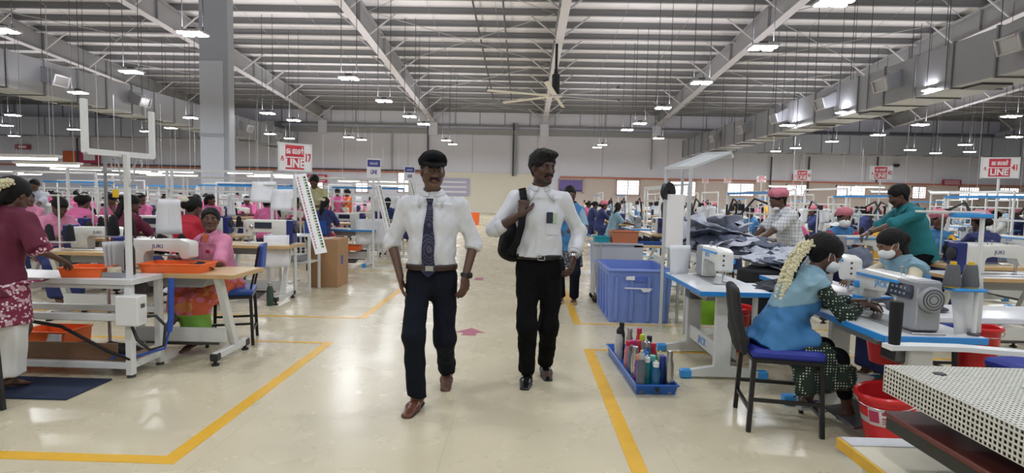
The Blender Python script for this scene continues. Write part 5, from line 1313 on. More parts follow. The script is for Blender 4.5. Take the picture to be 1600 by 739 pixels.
# tray of water bottles
tr = crate('long blue tray on the floor full of water bottles', 'tray_blue', .30, 1.12, .085, (.955, 4.53, 0), radians(2.5), 'tray', 'tray', .93, .008, .014)
MB().box((0, -.557, .045), (.03, .006, .03), .002).build('label', M['black_plastic'], tr)
def cm(name, c, tr_=0., rough=.2): return mat('bottle_'+name, c, rough, trans=tr_, spec=.6)
BT = [('tall steel bottle at the near right corner of the blue tray', 'steel', M['steel'], M['steel'], .33), ('clear blue bottle with white cap beside the steel bottle in the tray', 'wide', cm('clearblue', (.03, .16, .36), .3), M['paper'], .235),
      ('teal bottle with white cap in the front row of the tray', 'wide', cm('teal', (.01, .25, .27), .3), M['paper'], .26), ('grey see-through bottle at the near left corner of the tray', 'wide', cm('grey', (.16, .2, .24), .3), mat('cap_grey', (.4, .42, .44), .4), .3),
      ('navy bottle with dark blue cap behind the clear blue one', 'plain', cm('navy', (.03, .07, .33), .2), mat('cap_navy', (.03, .04, .3), .4), .27), ('teal-capped bottle behind the teal one', 'plain', cm('sea', (.04, .3, .33), .3), mat('cap_teal', (.1, .42, .4), .4), .27),
      ('blue-capped bottle in the second row of the tray', 'wide', cm('blue', (.02, .14, .45), .2), mat('cap_blue', (.02, .16, .55), .4), .28), ('violet bottle with orange cap at the left of the tray', 'plain', cm('violet', (.25, .05, .36)), mat('cap_orange', (.8, .25, .12), .4), .27),
      ('lime bottle with frosted top at the right of the tray', 'wide', cm('lime', (.38, .6, .05), .2), mat('cap_frost', (.5, .55, .45), .4), .25), ('bottle with green screw cap in the middle of the tray', 'plain', cm('green', (.05, .3, .08)), mat('cap_green', (.02, .4, .05), .4), .24),
      ('bottle with mustard yellow cap in the middle of the tray', 'plain', cm('smoke', (.2, .22, .25), .2), mat('cap_mustard', (.75, .48, .06), .4), .27), ('silver swing-top bottle leaning at the left side of the tray', 'steel', mat('bottle_silver', (.6, .6, .6), .3, .8), M['steel'], .3),
      ('dark grey bottle by the left rim of the tray', 'steel', cm('slate', (.1, .16, .2)), M['dark_steel'], .28), ('blue shiny bottle with steel cap near the middle', 'wide', cm('deep', (.02, .12, .3)), M['steel'], .3),
      ('tall red bottle near the middle of the tray', 'steel', cm('red', (.42, .02, .05)), mat('cap_red', (.4, .02, .05), .4), .31), ('pink-patterned bottle by the left rim of the tray', 'plain', cm('rose', (.5, .2, .25)), mat('cap_crimson', (.55, .02, .06), .4), .29),
      ('magenta bottle in the far half of the tray', 'plain', cm('magenta', (.55, .05, .25)), mat('cap_magenta', (.5, .03, .25), .4), .28), ('yellow-green capped steel bottle standing tall in the tray', 'steel', mat('bottle_silver', (.6, .6, .6), .3, .8), mat('cap_lime', (.5, .62, .03), .4), .33),
      ('crimson bottle at the right rim of the tray', 'steel', cm('red', (.42, .02, .05)), mat('cap_crimson', (.55, .02, .06), .4), .28), ('grey bottle with black lid at the right rim of the tray', 'steel', cm('slate', (.1, .16, .2)), M['black_plastic'], .3),
      ('bright red bottle at the far right of the tray', 'steel', cm('scarlet', (.6, .04, .04)), mat('cap_crimson', (.55, .02, .06), .4), .34), ('steel bottle at the far end of the tray', 'steel', M['steel'], M['steel'], .32),
      ('slim black bottle at the far end of the tray', 'steel', cm('black', (.02, .02, .02)), M['black_plastic'], .34), ('white bottle with black lid at the far left corner', 'wide', cm('white', (.6, .6, .6)), M['black_plastic'], .29)]
ca, sa = cos(radians(2.5)), sin(radians(2.5))
BX = [(.1, -.5), (.0, -.505), (-.055, -.46), (-.105, -.50), (.075, -.415), (.0, -.41), (-.05, -.375), (-.1, -.40), (.09, -.3), (.03, -.3), (-.035, -.27), (-.1, -.29), (-.1, -.19), (.02, -.17), (-.04, -.14), (-.1, -.06), (-.05, .0), (.02, -.02), (.09, -.1), (.1, .06), (.04, .16), (-.02, .24), (-.06, .38), (-.1, .3)]
for (lb, kd, m_, c_, h), (x, y) in zip(BT, BX): bottle(lb, kd, m_, c_, (.955+x*ca-y*sa, 4.53+x*sa+y*ca, .01), h*.94, .033 if kd != 'steel' else .031)
# blue bin, cart, tubs and inspection frame
bn = crate('large blue storage bin with scratched sides beside the aisle', 'bin_blue', .72, 1.0, .62, (1.33, 6.86, 0), 0, 'storage_bin', 'bin', .93, .02, .035)
rb = MB()
for x in (-.28, -.1, .1, .28): rb.prism([(-.02, 0), (.02, 0), (.015, .5), (-.015, .5)], (x*.96, -.47, .03), (1, 0, 0), (0, -.06, 1), (0, -.025, 0))
for y in (-.36, -.12, .12, .36): rb.box((-.352, y, .29), (.03, .04, .5), .004)
rb.build('rib', M['bin_blue'], bn); MB().box((0, -.505, .505), (.12, .012, .06), .006).build('hand_hold', M['bin_inner'], bn); MB().box((0, -.008, .03), (.6, .86, .02)).build('liner', M['bin_inner'], bn)
lb = MB(); lb.prism([(-.16, 0), (.02, .0), (.05, -.035), (.12, -.03), (.15, .01), (-.16, .015)], (-.02, -.532, .4), (1, 0, 0), (0, 0, 1), (0, -.004, 0)); lb.prism([(-.05, -.02), (.05, -.02), (.05, .025), (-.045, .02)], (-.12, -.532, .52), (1, 0, 0), (0, 0, 1), (0, -.004, 0)); lb.build('torn_label', M['paper'], bn)
crate('second blue bin farther up the aisle behind the grey cart', 'bin_blue', .7, .95, .62, (1.62, 10.3, 0), 0, 'storage_bin', 'bin', .93, .02, .035)
ct = thing('trolley', 'grey sheet-metal trolley panel standing behind the large blue bin', 'trolley', (1.27, 7.75, 0))
p_ = MB(); p_.prism([(-.27, .1), (.33, .1), (.33, .82), (-.36, .82)], (0, -.2, 0), (1, 0, 0), (0, 0, 1), (0, .012, 0)); p_.prism([(-.2, .1), (.2, .1), (.26, .82), (-.26, .82)], (-.33, 0, 0), (0, 1, 0), (.1, 0, 1), (.012, 0, 0)); p_.box((-.03, 0, .81), (.6, .44, .02)); p_.build('panel', M['grey_sheet'], ct)
for s in (-1, 1):
    for s2 in (-1, 1): MB().lathe((-.02+s*.26, s2*.17-.012, .05), [(.02, 0), (.05, .004), (.05, .022), (.02, .026)], 14, (0, 1, 0)).build('wheel', M['black_plastic'], ct); MB().box((-.02+s*.26, s2*.17, .085), (.05, .04, .05)).build('caster_fork', M['brown_board'], ct)
crate('brown plastic tub on top of the grey trolley', 'brown_tub', .36, .34, .16, (1.36, 7.74, .82), 0, 'tub', 'tub', .92)
crate('green tray beside the brown tub on the trolley', 'teal_box', .2, .26, .08, (1.06, 7.74, .82), 0, 'tray', 'tray')
wt = thing('work_table', 'steel-legged table behind the blue bin carrying trays of thread', 'table', (1.95, 8.0, 0))
MB().box((0, 0, .78), (.95, .9, .03), .004).build('table_top', M['wood_top'], wt)
for sx in (-.43, .43):
    for sy in (-.4, .4): MB().box((sx, sy, .383), (.04, .04, .765), .003).build('leg', M['grey_paint'], wt)
MB().box((0, 0, .25), (.9, .8, .02)).build('shelf', M['grey_sheet'], wt)
for i, x in enumerate((1.72, 2.15)):
    crate('blue tray of thread cones on the steel-legged table, %s the white board' % ('left of' if i == 0 else 'behind'), 'tray_blue', .4, .5, .05, (x, 7.9, .795), 0)
    for a in range(3):
        for b_ in range(3):
            c = cone('short black thread cone in a blue tray behind the bin', 'black_thread', (x-.12+a*.12, 7.75+b_*.15, .804), .075, 'cones in the blue trays', 'flower_yellow' if i else 'black_plastic', .035) if (i, a, b_) in ((0, 0, 0), (1, 0, 0)) else dup(c0, (x-.12+a*.12, 7.75+b_*.15, .804))
            if a == b_ == 0: c0 = c
fr = thing('inspection_frame', 'grey steel frame with white board and slanted lamp shade beside the aisle', 'inspection frame', (1.62, 6.15, 0))
for sx, sy in ((-.1, 0), (.1, -.22), (.16, .3)): MB().box((sx, sy, .88), (.03, .03, 1.76), .003).build('post', M['grey_paint'], fr)
MB().box((-.02, -.06, 1.18), (.24, .012, .58), .003, M4.Rotation(-.75, 3, 'Z')).build('white_board', M['sign_white'], fr)
c_ = MB(); c_.bar((-.1, 0, 1.75), (.1, -.22, 1.75), .03, .03); c_.bar((-.1, 0, 1.75), (.38, .2, 1.93), .025, .025); c_.bar((.1, -.22, 1.75), (.58, -.02, 1.93), .025, .025); c_.bar((.38, .2, 1.93), (.58, -.02, 1.93), .025, .025); c_.build('canopy_frame', M['grey_paint'], fr)
c_ = MB(); c_.add([(-.08, 0, 1.735), (.1, -.2, 1.735), (.57, -.01, 1.91), (.37, .19, 1.91), (-.08, 0, 1.745), (.1, -.2, 1.745), (.57, -.01, 1.92), (.37, .19, 1.92)], [(0, 3, 2, 1), (4, 5, 6, 7), (0, 1, 5, 4), (1, 2, 6, 5), (2, 3, 7, 6), (3, 0, 4, 7)]); c_.build('lamp_shade', M['grey_sheet'], fr)
c_ = MB(); c_.tube([(.4, .2, 1.89), (.6, -.02, 1.89)], .02, 8); c_.build('tube', M['white_paint'], fr)
cfan = MB(); cfan.lathe((-.08, .05, 1.5), [(.1, 0), (.11, .02), (.1, .05)], 20, (.6, -.8, 0)); cfan.lathe((-.08, .05, 1.5), [(.02, -.01), (.02, .06)], 10, (.6, -.8, 0)); cfan.build('clip_fan', M['black_plastic'], fr)
p1 = paper('white plastic bag sheet hanging at the corner of the table beside the bin', (1.44, 5.2, TZ+.14), .2, .27, radians(15), 0, m='paper', name='plastic_bag')
# cloth table with heaps of grey pieces
ft = thing('cloth_table', 'white-topped table heaped with grey cloth pieces left of the checked man', 'table', (2.35, 6.55, 0))
MB().box((0, 0, .83), (1.05, 1.3, .04), .005).build('table_top', M['table_white'], ft)
for sx in (-.5, .48):
    for sy in (-.6, .6): MB().box((sx, sy, .405), (.045, .045, .81), .003).build('leg', M['leg_paint'], ft)
bt_ = thing('cloth_table', 'low table draped in black cloth in front of the checked man', 'table', (2.46, 5.64, 0))
F = SDF(); F.seg((0, 0, .2), (0, 0, .74), (.36, .25), (.33, .23), (1, 0, 0), .03, .02); F.disp = folds(.014, 14, 4, (1, 1, .15)); F.build('drape', M['black_cloth'], bt_, .016); MB().box((0, 0, .1), (.4, .3, .2)).build('base', M['black_metal'], bt_)
G0 = []
for i, (m_, sd) in enumerate((('navy_grey_cloth', 1), ('light_grey_cloth', 2), ('navy_grey_cloth', 3), ('light_grey_cloth', 4), ('light_grey_cloth', 8))):
    G0.append(garment_pile('grey cloth piece in the heap beside the checked man', (2.1+i*.08, 6.3, .85), .19, M[m_], sd, 8, .011, 'cloth_piece', 'cloth', group='cloth pieces heaped on the white-topped table'))
rr = random.Random(12)
for i in range(46):
    g = dup(G0[i % 5]); x, y = rr.uniform(-.42, .5), rr.uniform(-.55, .5); hgt = .44*max(0, 1-((x+.22)/.6)**2*.7-((y-.2)/.75)**2)
    g.location = (2.33+x, 6.5+y, .85+hgt*rr.uniform(.1, .9)); g.rotation_euler = (rr.uniform(-.5, .5), rr.uniform(-.5, .5), rr.uniform(0, 6)); g.scale = [rr.uniform(.8, 1.15)]*3
for i in range(9):
    g = dup(G0[(i*2+2) % 5], group='cloth pieces over the black-draped table', label='grey cloth piece spread on the black-draped table'); g.location = (2.3+rr.uniform(0, .35), 5.58+rr.uniform(0, .12), .745+.015*i); g.rotation_euler = (rr.uniform(-.3, .3), rr.uniform(-.3, .3), rr.uniform(0, 6)); g.scale = [rr.uniform(.8, 1.1)]*3
check_man(); teal_man()
garment_pile('dark grey cloth hanging from the hand of the man in teal', (3.93, 6.68, .62), .2, M['navy_grey_cloth'], 14, 8, .012, flat=1.5)
sd = thing('side_table', 'small white side table with dark garments behind the stool', 'table', (2.2, 4.28, 0))
sd.location = (1.98, 5.0, 0); MB().box((.06, -.35, .69), (.5, .5, .025), .004).build('table_top', M['table_white'], sd)
for s in (-.14, .26):
    for s2 in (-.55, -.15): MB().box((s, s2, .339), (.035, .035, .678), .003).build('leg', M['leg_paint'], sd)
for i, (x, y, q, sd_) in enumerate(((1.95, 4.5, .13, 21), (2.1, 4.6, .15, 22), (2.12, 4.78, .13, 23))): garment_pile(['crumpled dark garment nearest the table edge behind the stool', 'crumpled dark garment in the middle of the small side table', 'crumpled dark garment at the back of the small side table'][i], (x, y, .703), q, M['dark_cloth'], sd_, 7, .01, big=1)
garment_pile('crumpled dark garment on the table right of the near machine', (2.58, 3.83, .722), .16, M['dark_cloth'], 31, 8, .01)
garment_pile('dark cloth piece under the needle of the near machine', (2.17, 3.66, TZ+.008), .1, M['navy_grey_cloth'], 33, 6, .007, flat=.2)
lt_ = thing('side_table', 'long white side table right of the near machine', 'table', (3.35, 3.78, 0))
MB().box((0, 0, .69), (1.75, .46, .04), .006).build('table_top', M['table_white'], lt_)
for s in (-.7, .7): MB().bar((s-.1, 0, 0), (s+.02, 0, .67), .07, .07).build('leg', M['leg_paint'], lt_)
stool('blue-cushioned stool between the near table and the right edge', .5, (3.0, 3.2, 0), radians(10), 'blue_cushion', None, w=.4)
bucket('red bucket under the long white side table', 'red_bucket', (3.5, 4.35, 0), .15, .5)
TD_ = table('wood-edged machine table at the right edge behind the side table', 1.15, .55, .76, 'wood_edge', legs='A', loc=(4.55, 5.45, 0), rz=pi)
MD_ = machine('white sewing machine with navy end on the wood-edged table at the right edge', 'juki', 'JUKI', (4.42, 5.4, .76), pi)
# pole sign and other standing people on the right
line_sign('red and white LINE 41 board, largest and rightmost of the line signs', at(1563, 262, 11.6), .62, .4, radians(-18), '41')
for i, (px, py, w_, y, num, lab) in enumerate(((1377, 270, 30, 18, '42', 'red and white LINE board second from the right, above the man in teal'), (1254, 274, 24, 24, '43', 'red and white LINE board under the grey wall seam, third from the right'), (1190, 280, 13, 32, '44', 'small red and white line board right of the far lit windows'), (1137, 282, 10, 36, '45', 'tiny line board on a pole right of the slanted lamp shade'), (1102, 283, 9, 40, '46', 'tiny pink line board in front of the grilled window'))):
    line_sign(lab, at(px, py, y), w_*y/880, w_*y/880*.68, radians(-10), num)
# ------------------------------------------------------------ near, left side
WT = .74
wt = thing('work_table', 'white-framed work table with brown lower board, nearest on the left', 'table', (-3.6, 4.23, 0))
MB().box((0, 0, WT-.012), (1.46, .4, .024), .003).build('table_top', M['table_white'], wt)
e = MB(); e.box((0, -.202, WT-.02), (1.47, .01, .04), .002); e.box((.733, 0, WT-.02), (.01, .41, .04), .002); e.build('edge_band', M['leg_paint'], wt)
for sx in (-.69, .69):
    for sy in (-.165, .165):
        l = MB().box((sx, sy, .365), (.05, .05, .69), .004).build('leg', M['white_paint'], wt)
        MB().lathe((sx, sy, 0), [(.03, 0), (.03, .012), (.012, .016), (.012, .03)], 10).build('foot_cap', M['dark_steel'], l)
rl = MB(); rl.box((0, -.165, .45), (1.38, .04, .05), .004); rl.box((0, .165, .45), (1.38, .04, .05), .004); rl.box((0, -.165, .09), (1.38, .04, .05), .004); rl.box((.69, 0, .09), (.04, .33, .05), .004); rl.box((0, -.165, .69), (1.4, .03, .05), .004); rl.build('rail', M['white_paint'], wt)
MB().box((0, 0, .125), (1.36, .3, .02)).build('lower_board', M['brown_board'], wt); MB().box((-.05, -.15, .19), (1.26, .014, .12), .002).build('front_board', M['brown_board'], wt)
cb = MB().box((.74, -.22, .52), (.17, .11, .22), .008); c = cb.build('control_box', M['white_paint'], wt); MB().box((.815, -.22+.0, .555), (.03, .04, .03), .002).build('switch', M['dark_steel'], c)
cv = MB(); cv.tube([(.72, -.2, .42), (.78, -.22, .3), (.86, -.2, .22), (.95, -.18, .25), (.96, -.17, .4), (.88, -.16, .47), (.8, -.17, .46)], .011, 6); cv.tube([(-.7, -.19, .47), (-.2, -.2, .44), (.2, -.2, .38), (.55, -.2, .2), (.7, -.18, .14)], .014, 6); cv.tube([(-.2, -.19, .45), (-.21, -.2, .33), (-.25, -.19, .26)], .006, 5); cv.build('power_cable', M['cable_black'], wt)
cv = MB(); cv.tube([(.87, .05, .72), (.86, .05, .4), (.85, .04, .3)], .022, 8); cv.tube([(.85, .04, .3), (.84, 0, .18), (.7, -.15, .15), (.6, -.17, .17), (.55, -.18, .14)], .01, 6); cv.build('air_hose', M['cable_blue'], wt)
post = thing('light_post', 'tall white post with forked crossbar above the nearest left table', 'post', (-2.93, 4.1, WT))
pb = MB(); pb.box((0, 0, .46), (.035, .035, .92), .003); pb.build('post', M['white_paint'], post)
a_, c_ = at(133, 236, 3.78), at(238, 245, 4.42); off = V((-2.93, 4.1, WT))
cbm = MB(); cbm.bar(a_-off, c_-off, .035, .04); cbm.build('crossbar', M['white_paint'], post)
for q, top in ((a_, 162), (c_, 183)):
    u = MB().box((q.x-off.x, q.y-off.y, q.z-off.z+.17), (.035, .035, .36), .003); u = u.build('upright', M['white_paint'], post)
for s in (-1, 1):
    hk = MB(); hk.tube([V((s*(.02+.0), 0, .68)), V((s*.05, .0, .74)), V((s*.06, 0, .84)), V((s*.085, 0, .885)), V((s*.11, 0, .87)), V((s*.115, 0, .83)), V((s*.1, 0, .81))], .006, 6); hk.build('hook', M['rod'], post)
MB().prism([(-.022, -.03), (.022, -.03), (.022, .02), (.01, .03), (-.01, .03), (-.022, .02)], (-.09, -.0, .63), (1, 0, 0), (0, 0, 1), (0, .004, 0)).build('tag', M['clip_yellow'], post)
crate('orange plastic tray on the white table by the maroon-clad woman', 'orange_tray', .3, .24, .075, (-3.3, 4.19, WT), radians(8))
crate('orange plastic tray on the wood-edged table in front of the pink-shirted woman', 'orange_tray', .5, .26, .075, (-2.82, 4.52, WT+.001), radians(3))
garment_pile('black cloth bundle in the orange tray before the pink-shirted woman', (-2.68, 4.54, WT+.012), .085, M['black_cloth'], 44, 6, .007, flat=.7)
tt = thing('tape_tray', 'grey tray holding a roll of tape on the nearest left table', 'tray', (-3.1, 4.16, WT)); MB().box((0, 0, .012), (.22, .11, .024), .004).build('body', M['machine_grey'], tt); r_ = MB(); r_.box((0, .05, .03), (.22, .01, .02)); r_.box((0, -.05, .03), (.22, .01, .02)); r_.build('rim', M['machine_grey'], tt)
tp = MB().lathe((0, 0, 0), [(.042, 0), (.045, .004), (.045, .044), (.042, .048), (.03, .048), (.03, 0)], 20).build('tape_roll', M['pallet_cream'], None, (-3.08, 4.15, WT+.024)); tag(tp, 'cream tape roll standing in the grey tray', 'tape')
bottle('black steel bottle behind the tape tray on the nearest left table', 'steel', M['black_plastic'], M['black_plastic'], (-3.06, 4.29, WT), .29, .037)
for i in range(3):
    p = paper(['curled grey sheet beside the black steel bottle, nearest the viewer', 'curled grey sheet in the middle of the three by the bottle', 'curled grey sheet touching the black steel bottle'][i], (-3.2+.025*i, 4.28+.01*i, WT+.13), .1, .25, radians(60), .08*i-.1, m='grey_sheet')
crate('orange crate on the floor under the nearest left table', 'orange_tray', .4, .3, .22, (-3.95, 4.62, 0), 0, 'crate', 'crate')
for i, (x, q) in enumerate(((-3.15, .13), (-3.45, .12))): garment_pile(['black bundle on the lower board, closer to the control box', 'black bundle on the lower board, behind the white card'][i], (x, 4.23, .136), q, M['black_cloth'], 60+i, 6, .01, flat=.5)
q = paper('white card with black emblem on the lower board of the left table', (-3.52, 4.1, .235), .12, .13, 0, -.15); 
md_ = MB().box((-3.55, 3.78, .006), (1.1, .42, .012), .003).build('floor_mat', M['mat_navy']); md_.location = (0, 0, 0); tag(md_, 'dark navy mat on the floor under the maroon-clad woman', 'mat')
stool('black stool with maroon seat cut off by the left edge', .565, (-3.44, 3.2, 0), 0, 'maroon_cushion', None)
mw = maroon_woman(); mw.location = (-3.58, 3.74, .012)
# the pink-shirted woman's place
TE = table('wood-topped machine table with cream legs where the pink-shirted woman sits', 1.1, .5, WT, 'wood_edge', 'wood_top', 'A', None, (-2.85, 4.64, 0), pi)
ME = machine('white sewing machine with navy end in front of the pink-shirted woman', 'juki', 'JUKI', (-2.98, 4.66, WT), pi); ME.location.x = -3.06; ME.scale = (1, 1, .87)
pink = pink_woman(); pink.location = (-2.80, 5.14, 0)
stool('black work chair with blue seat and backrest under the pink-shirted woman', .5, (-2.70, 5.14, 0), radians(-70), 'blue_chair', 'blue_chair')
# second table in line: red shirt, bulky machine, side shelf, sign with measuring board
TF = table('wood-topped machine table behind the green bottle', 1.2, .54, WT, 'wood_edge', 'wood_top', 'A', None, (-3.52, 7.15, 0), 0)
MF = machine('bulky white machine with navy end on the wood-topped table behind the green bottle', 'box', 'JUKI', (-3.3, 7.15, WT), 0)
bt = bottle('dark green steel bottle standing on the floor by the table foot', 'steel', M['bottle_green'], M['steel'], (-3.13, 6.85, 0), .29, .042)
rw = worker('woman in red shirt with yellow flowers in her hair, back turned', (-3.95, 6.45, 0), radians(170), True, 'red_shirt', 'bun', skin='skin', flowers=True, look=(-10, 20, 0), h=.010, up=.95)
stool('black work chair with blue backrest under the woman in red', .5, (-3.95, 6.42, 0), 0, 'blue_chair', None)
sh = thing('side_table', 'small white side table with grey shelf beside the cardboard box', 'table', (-3.3, 8.0, 0))
MB().box((0, 0, .80), (.62, .42, .02), .003).build('table_top', M['table_white'], sh)
for sx in (-.29, .29):
    for sy in (-.19, .19): MB().box((sx, sy, .395), (.035, .035, .79), .003).build('leg', M['white_paint'], sh)
MB().box((0, 0, .42), (.56, .36, .02)).build('shelf', M['leg_paint'], sh); MB().box((0, 0, .12), (.03, .36, .03)).build('rail', M['white_paint'], sh)
gb = MB().box((-3.35, 8.0, .48), (.4, .3, .09), .01).build('grey_box', M['machine_grey']); tag(gb, 'grey box on the shelf of the small white side table', 'box')
bx = thing('cardboard_box', 'tall brown cardboard box beside the white side table', 'box', (-2.98, 8.55, 0))
MB().box((0, 0, .36), (.42, .5, .72), .004).build('carton', M['cardboard'], bx); MB().box((0, 0, .722), (.06, .5, .004)).build('packing_tape', M['pallet_cream'], bx); MB().box((.2115, -.05, .4), (.002, .1, .14)).build('printed_mark', M['sign_navy'], bx)
line_sign('red and white LINE 17 board on a pole, nearest on the left', at(462, 246, 7.6), .46, .36, radians(50), '17', base_z=0)
def ruler(label, p0, p1, w, d, rows=True):
    t = thing('hanging_measuring_board', label, 'board', p0); p0, p1 = V(p0), V(p1); v = p1-p0; u = v.normalized(); s = V((.85, .5, 0)); s = (s-u*s.dot(u)).normalized(); n = u.cross(s)
    mb = MB(); R = M4((s, n, u)).transposed(); mb.box(v/2, (w, .012, v.length), .002, R); mb.build('board', M['sign_white'], t)
    for k, (c, sx) in enumerate((('arrow_red', -.3), ('trouser_navy', .3), ('green_cloth', .18))):
        m_ = MB()
        for i in range(26): m_.box(u*(v.length*(.05+.035*i))+s*(sx*w)+n*(-.008 if n.y > 0 else .008), (w*.1, .003, v.length*(.018 if i % 3 else .026)), 0, R)
        m_.build('scale_mark', M[c], t)
    return t
ruler('long white measuring board with coloured marks slanting below the nearest left line sign', at(469, 272, 7.4), at(502, 396, 7.15), .15, 0)
ruler('white measuring board slanting below the blue and white line sign', at(590, 288, 10.4), at(610, 372, 10.1), .12, 0)
ruler('white measuring board leaning by the third line sign near the man in the cap', at(640, 285, 13.4), at(652, 330, 13.2), .12, 0)
def blue_sign(label, p, w, h, rz):
    t = thing('line_sign', label, 'sign', (p.x, p.y, 0), rz); z = p.z
    MB().box((0, .03, z/2), (.04, .03, z), .003).build('pole', M['white_paint'], t); MB().box((0, 0, z), (w, .014, h), .002).build('board', M['sign_white'], t)
    MB().box((0, -.008, z+h*.26), (w*.9, .003, h*.36)).build('blue_panel', M['sign_navy'], t); text_mesh('LINE', h*.3, M['sign_navy'], 'lettering', t, (0, -.0085, z-h*.2), sx=.55, bold=.004); text_mesh('\u0bc8\u0bb2\u0ba9\u0bcd', h*.2, M['sign_white'], 'lettering', t, (0, -.011, z+h*.25), sx=.6)
blue_sign('blue and white line board on a pole, second from the left pillar', at(584, 263, 10.6), .26, .36, radians(25))
blue_sign('blue and white line board near the cap of the walking man', at(640, 271, 13.6), .26, .34, radians(28))
for i, (px, py, Y, rz) in enumerate(((412, 300, 7.3, 10), (440, 312, 7.25, -15), (432, 392, 7.0, 20))): paper(['white work sheet clipped above the bulky machine', 'white work sheet clipped below the nearest left line sign', 'white work sheet hanging over the navy end of the bulky machine'][i], at(px, py, Y), .3, .28 if i < 2 else .4, radians(rz), -.2, name='hanging_work_sheet')
st_ = stand('white thread pole holding work sheets over the bulky machine', .78, (-3.25, 7.32, WT), 0)
# third place: navy shirt at the blue-edged table
TG = dup(TA, (-3.45, 11.0, 0), 0, 'white machine table with blue edge where the woman in navy sits')
MG = dup(MF, (-3.5, 11.0, TZ), 0, 'bulky white machine on the blue-edged table of the woman in navy')
nw = worker('woman in navy shirt with white flowers in her hair, back turned', (-3.75, 10.35, 0), radians(175), True, 'navy_cloth', 'braid', look=(0, 15, 0), flowers=True, h=.010, lower='red_shirt', up=1.0)
stool('blue-backed work chair under the woman in navy', .5, (-3.75, 10.3, 0), pi, 'blue_chair', 'blue_chair')
ym = worker('man in pale yellow shirt with black lanyard standing in the line', (-4.42, 11.85, 0), radians(-5), False, 'yellow_shirt', None, arms='hold', look=(10, 25, 0), lean=.05, H=1.78, fem=False, lower='trouser_navy', h=.010)
ob = crate('small orange tray under the blue-edged table of the woman in navy', 'orange_tray', .3, .25, .1, (-3.35, 11.0, .3), 0)
for i in range(2): pp = paper(['large white chart sheet hanging at the end of the blue-edged table', 'second white chart sheet beside the measuring board'][i], at(570+25*i, 362, 10.9), .35, .5, radians(20-30*i), -.1)
for i, (x, c) in enumerate((('red', 'red'), )): pass
crate('orange bin standing by the aisle far behind the capped man', 'orange_tray', .7, .6, .6, fl(738, 351)+V((0, 0, 0)), 0, 'storage_bin', 'bin')
cam_ = thing('dome_camera', 'black dome camera on the back wall above the teal-shirted man', 'camera', at(1401, 258, WY-.3)); MB().lathe((0, 0, 0), [(0, -.2), (.2, -.12), (.24, 0), (.24, .08), (.1, .1)], 16).build('dome', M['black_plastic'], cam_); MB().box((0, .15, .05), (.12, .3, .08)).build('bracket', M['conduit'], cam_)
# wall boards at the far left
for lab, px0, px1, py0, py1, m_ in (('orange notice board on the back wall, left end', 99, 119, 236, 255, 'sign_orange'), ('maroon and white wall board beside the orange one', 124, 156, 236, 255, 'sign_maroon'), ('small pink lettered wall sign at the far left', 24, 47, 226, 233, 'sign_maroon')):
    a, b = at(px0, py1, WY-.15), at(px1, py0, WY-.15); t = thing('wall_sign', lab, 'sign', (a+b)/2); w_, h_ = b.x-a.x, b.z-a.z
    MB().box((0, 0, 0), (w_, .08, h_)).build('board', M[m_], t)
    MB().box((0, -.05, 0), (w_*.55, .02, h_*.5)).build('panel', M['sign_white' if m_ != 'sign_orange' else 'sign_orange'], t)
for lab, px0, px1, py0, py1, m_ in (('maroon lettered wall sign left of the LINE 41 board', 1472, 1502, 281, 289, 'sign_maroon'), ('large lilac notice board on the cream wall behind the capped man', 683, 734, 279, 305, 'board_ad'), ('red and white board over the far left lines', 480, 511, 273, 285, 'sign_red'), ('red glowing wall sign right of the third line board', 1238, 1248, 272, 281, 'sign_red')):
    a, b = at(px0, py1, WY-.2), at(px1, py0, WY-.2); t = thing('wall_sign', lab, 'sign', (a+b)/2); w_, h_ = b.x-a.x, b.z-a.z
    MB().box((0, 0, 0), (w_, .08, h_)).build('board', M[m_], t); pm = MB()
    for k in range(3): pm.box((0, -.05, h_*(.28-.28*k)), (w_*.8, .02, h_*.1))
    pm.build('text_panel', M['sign_white'], t)
# ------------------------------------------------------------ the rows
rr = random.Random(21)
ST = stand('white thread stand behind the machine of the pink-shirted woman', .6, (-3.1, 4.86, WT), pi, cones=2)
CB = cone('black thread cone on the stand behind the pink-shirted woman\'s machine', 'black_thread', (-3.2, 4.86, WT+.1))
dup(CB, (-3.0, 4.86, WT+.1), label='second black thread cone beside the post on that stand')
PROT = {}
PROT['pink_seat'] = worker('woman in bright pink shirt turned sideways behind the left tables', (-6.35, 11.0, 0), radians(-60), True, 'pink', 'braid', look=(70, 5, 0), h=.0115)
PROT['pink_lean'] = worker('woman in pale pink shirt bent over her machine at the far left', (-5.95, 6.95, 0), radians(60), True, 'pink_pale', 'bun', look=(0, 35, 0), lean=.45, h=.0115)
PROT['maroon_seat'] = worker('woman in maroon shirt sewing behind the white post', (-5.05, 6.95, 0), radians(165), True, 'maroon', 'braid', look=(-25, 10, 0), h=.0115)
PROT['face'] = worker('woman in pink holding her hand to her face in the left rows', (-7.5, 10.2, 0), radians(10), True, 'pink', 'bun', arms='face', look=(0, 25, 0), h=.0115)
PROT['stand_pink'] = worker('standing woman in pink far up the left lines', at(527, 300, 17), radians(20), False, 'pink', 'bun', look=(0, 15, 0), lean=.1, h=.0115, lower='pink_pale'); PROT['stand_pink'].location.z = 0
PROT['vest'] = worker('woman in blue vest, yellow sleeves and pink hair net facing the viewer', (5.25, 7.3, 0), radians(-12), True, 'yellow_cloth', 'bun', look=(-5, 5, 0), net=True, vest=True, h=.010, lean=.1)
PROT['vest2'] = worker('woman in blue vest with red and yellow sleeves, white mask and pink hair net', (4.2, 7.55, 0), radians(-15), True, 'red_shirt', 'bun', look=(0, 10, 0), net=True, vest=True, mask=True, h=.010, lean=.15)
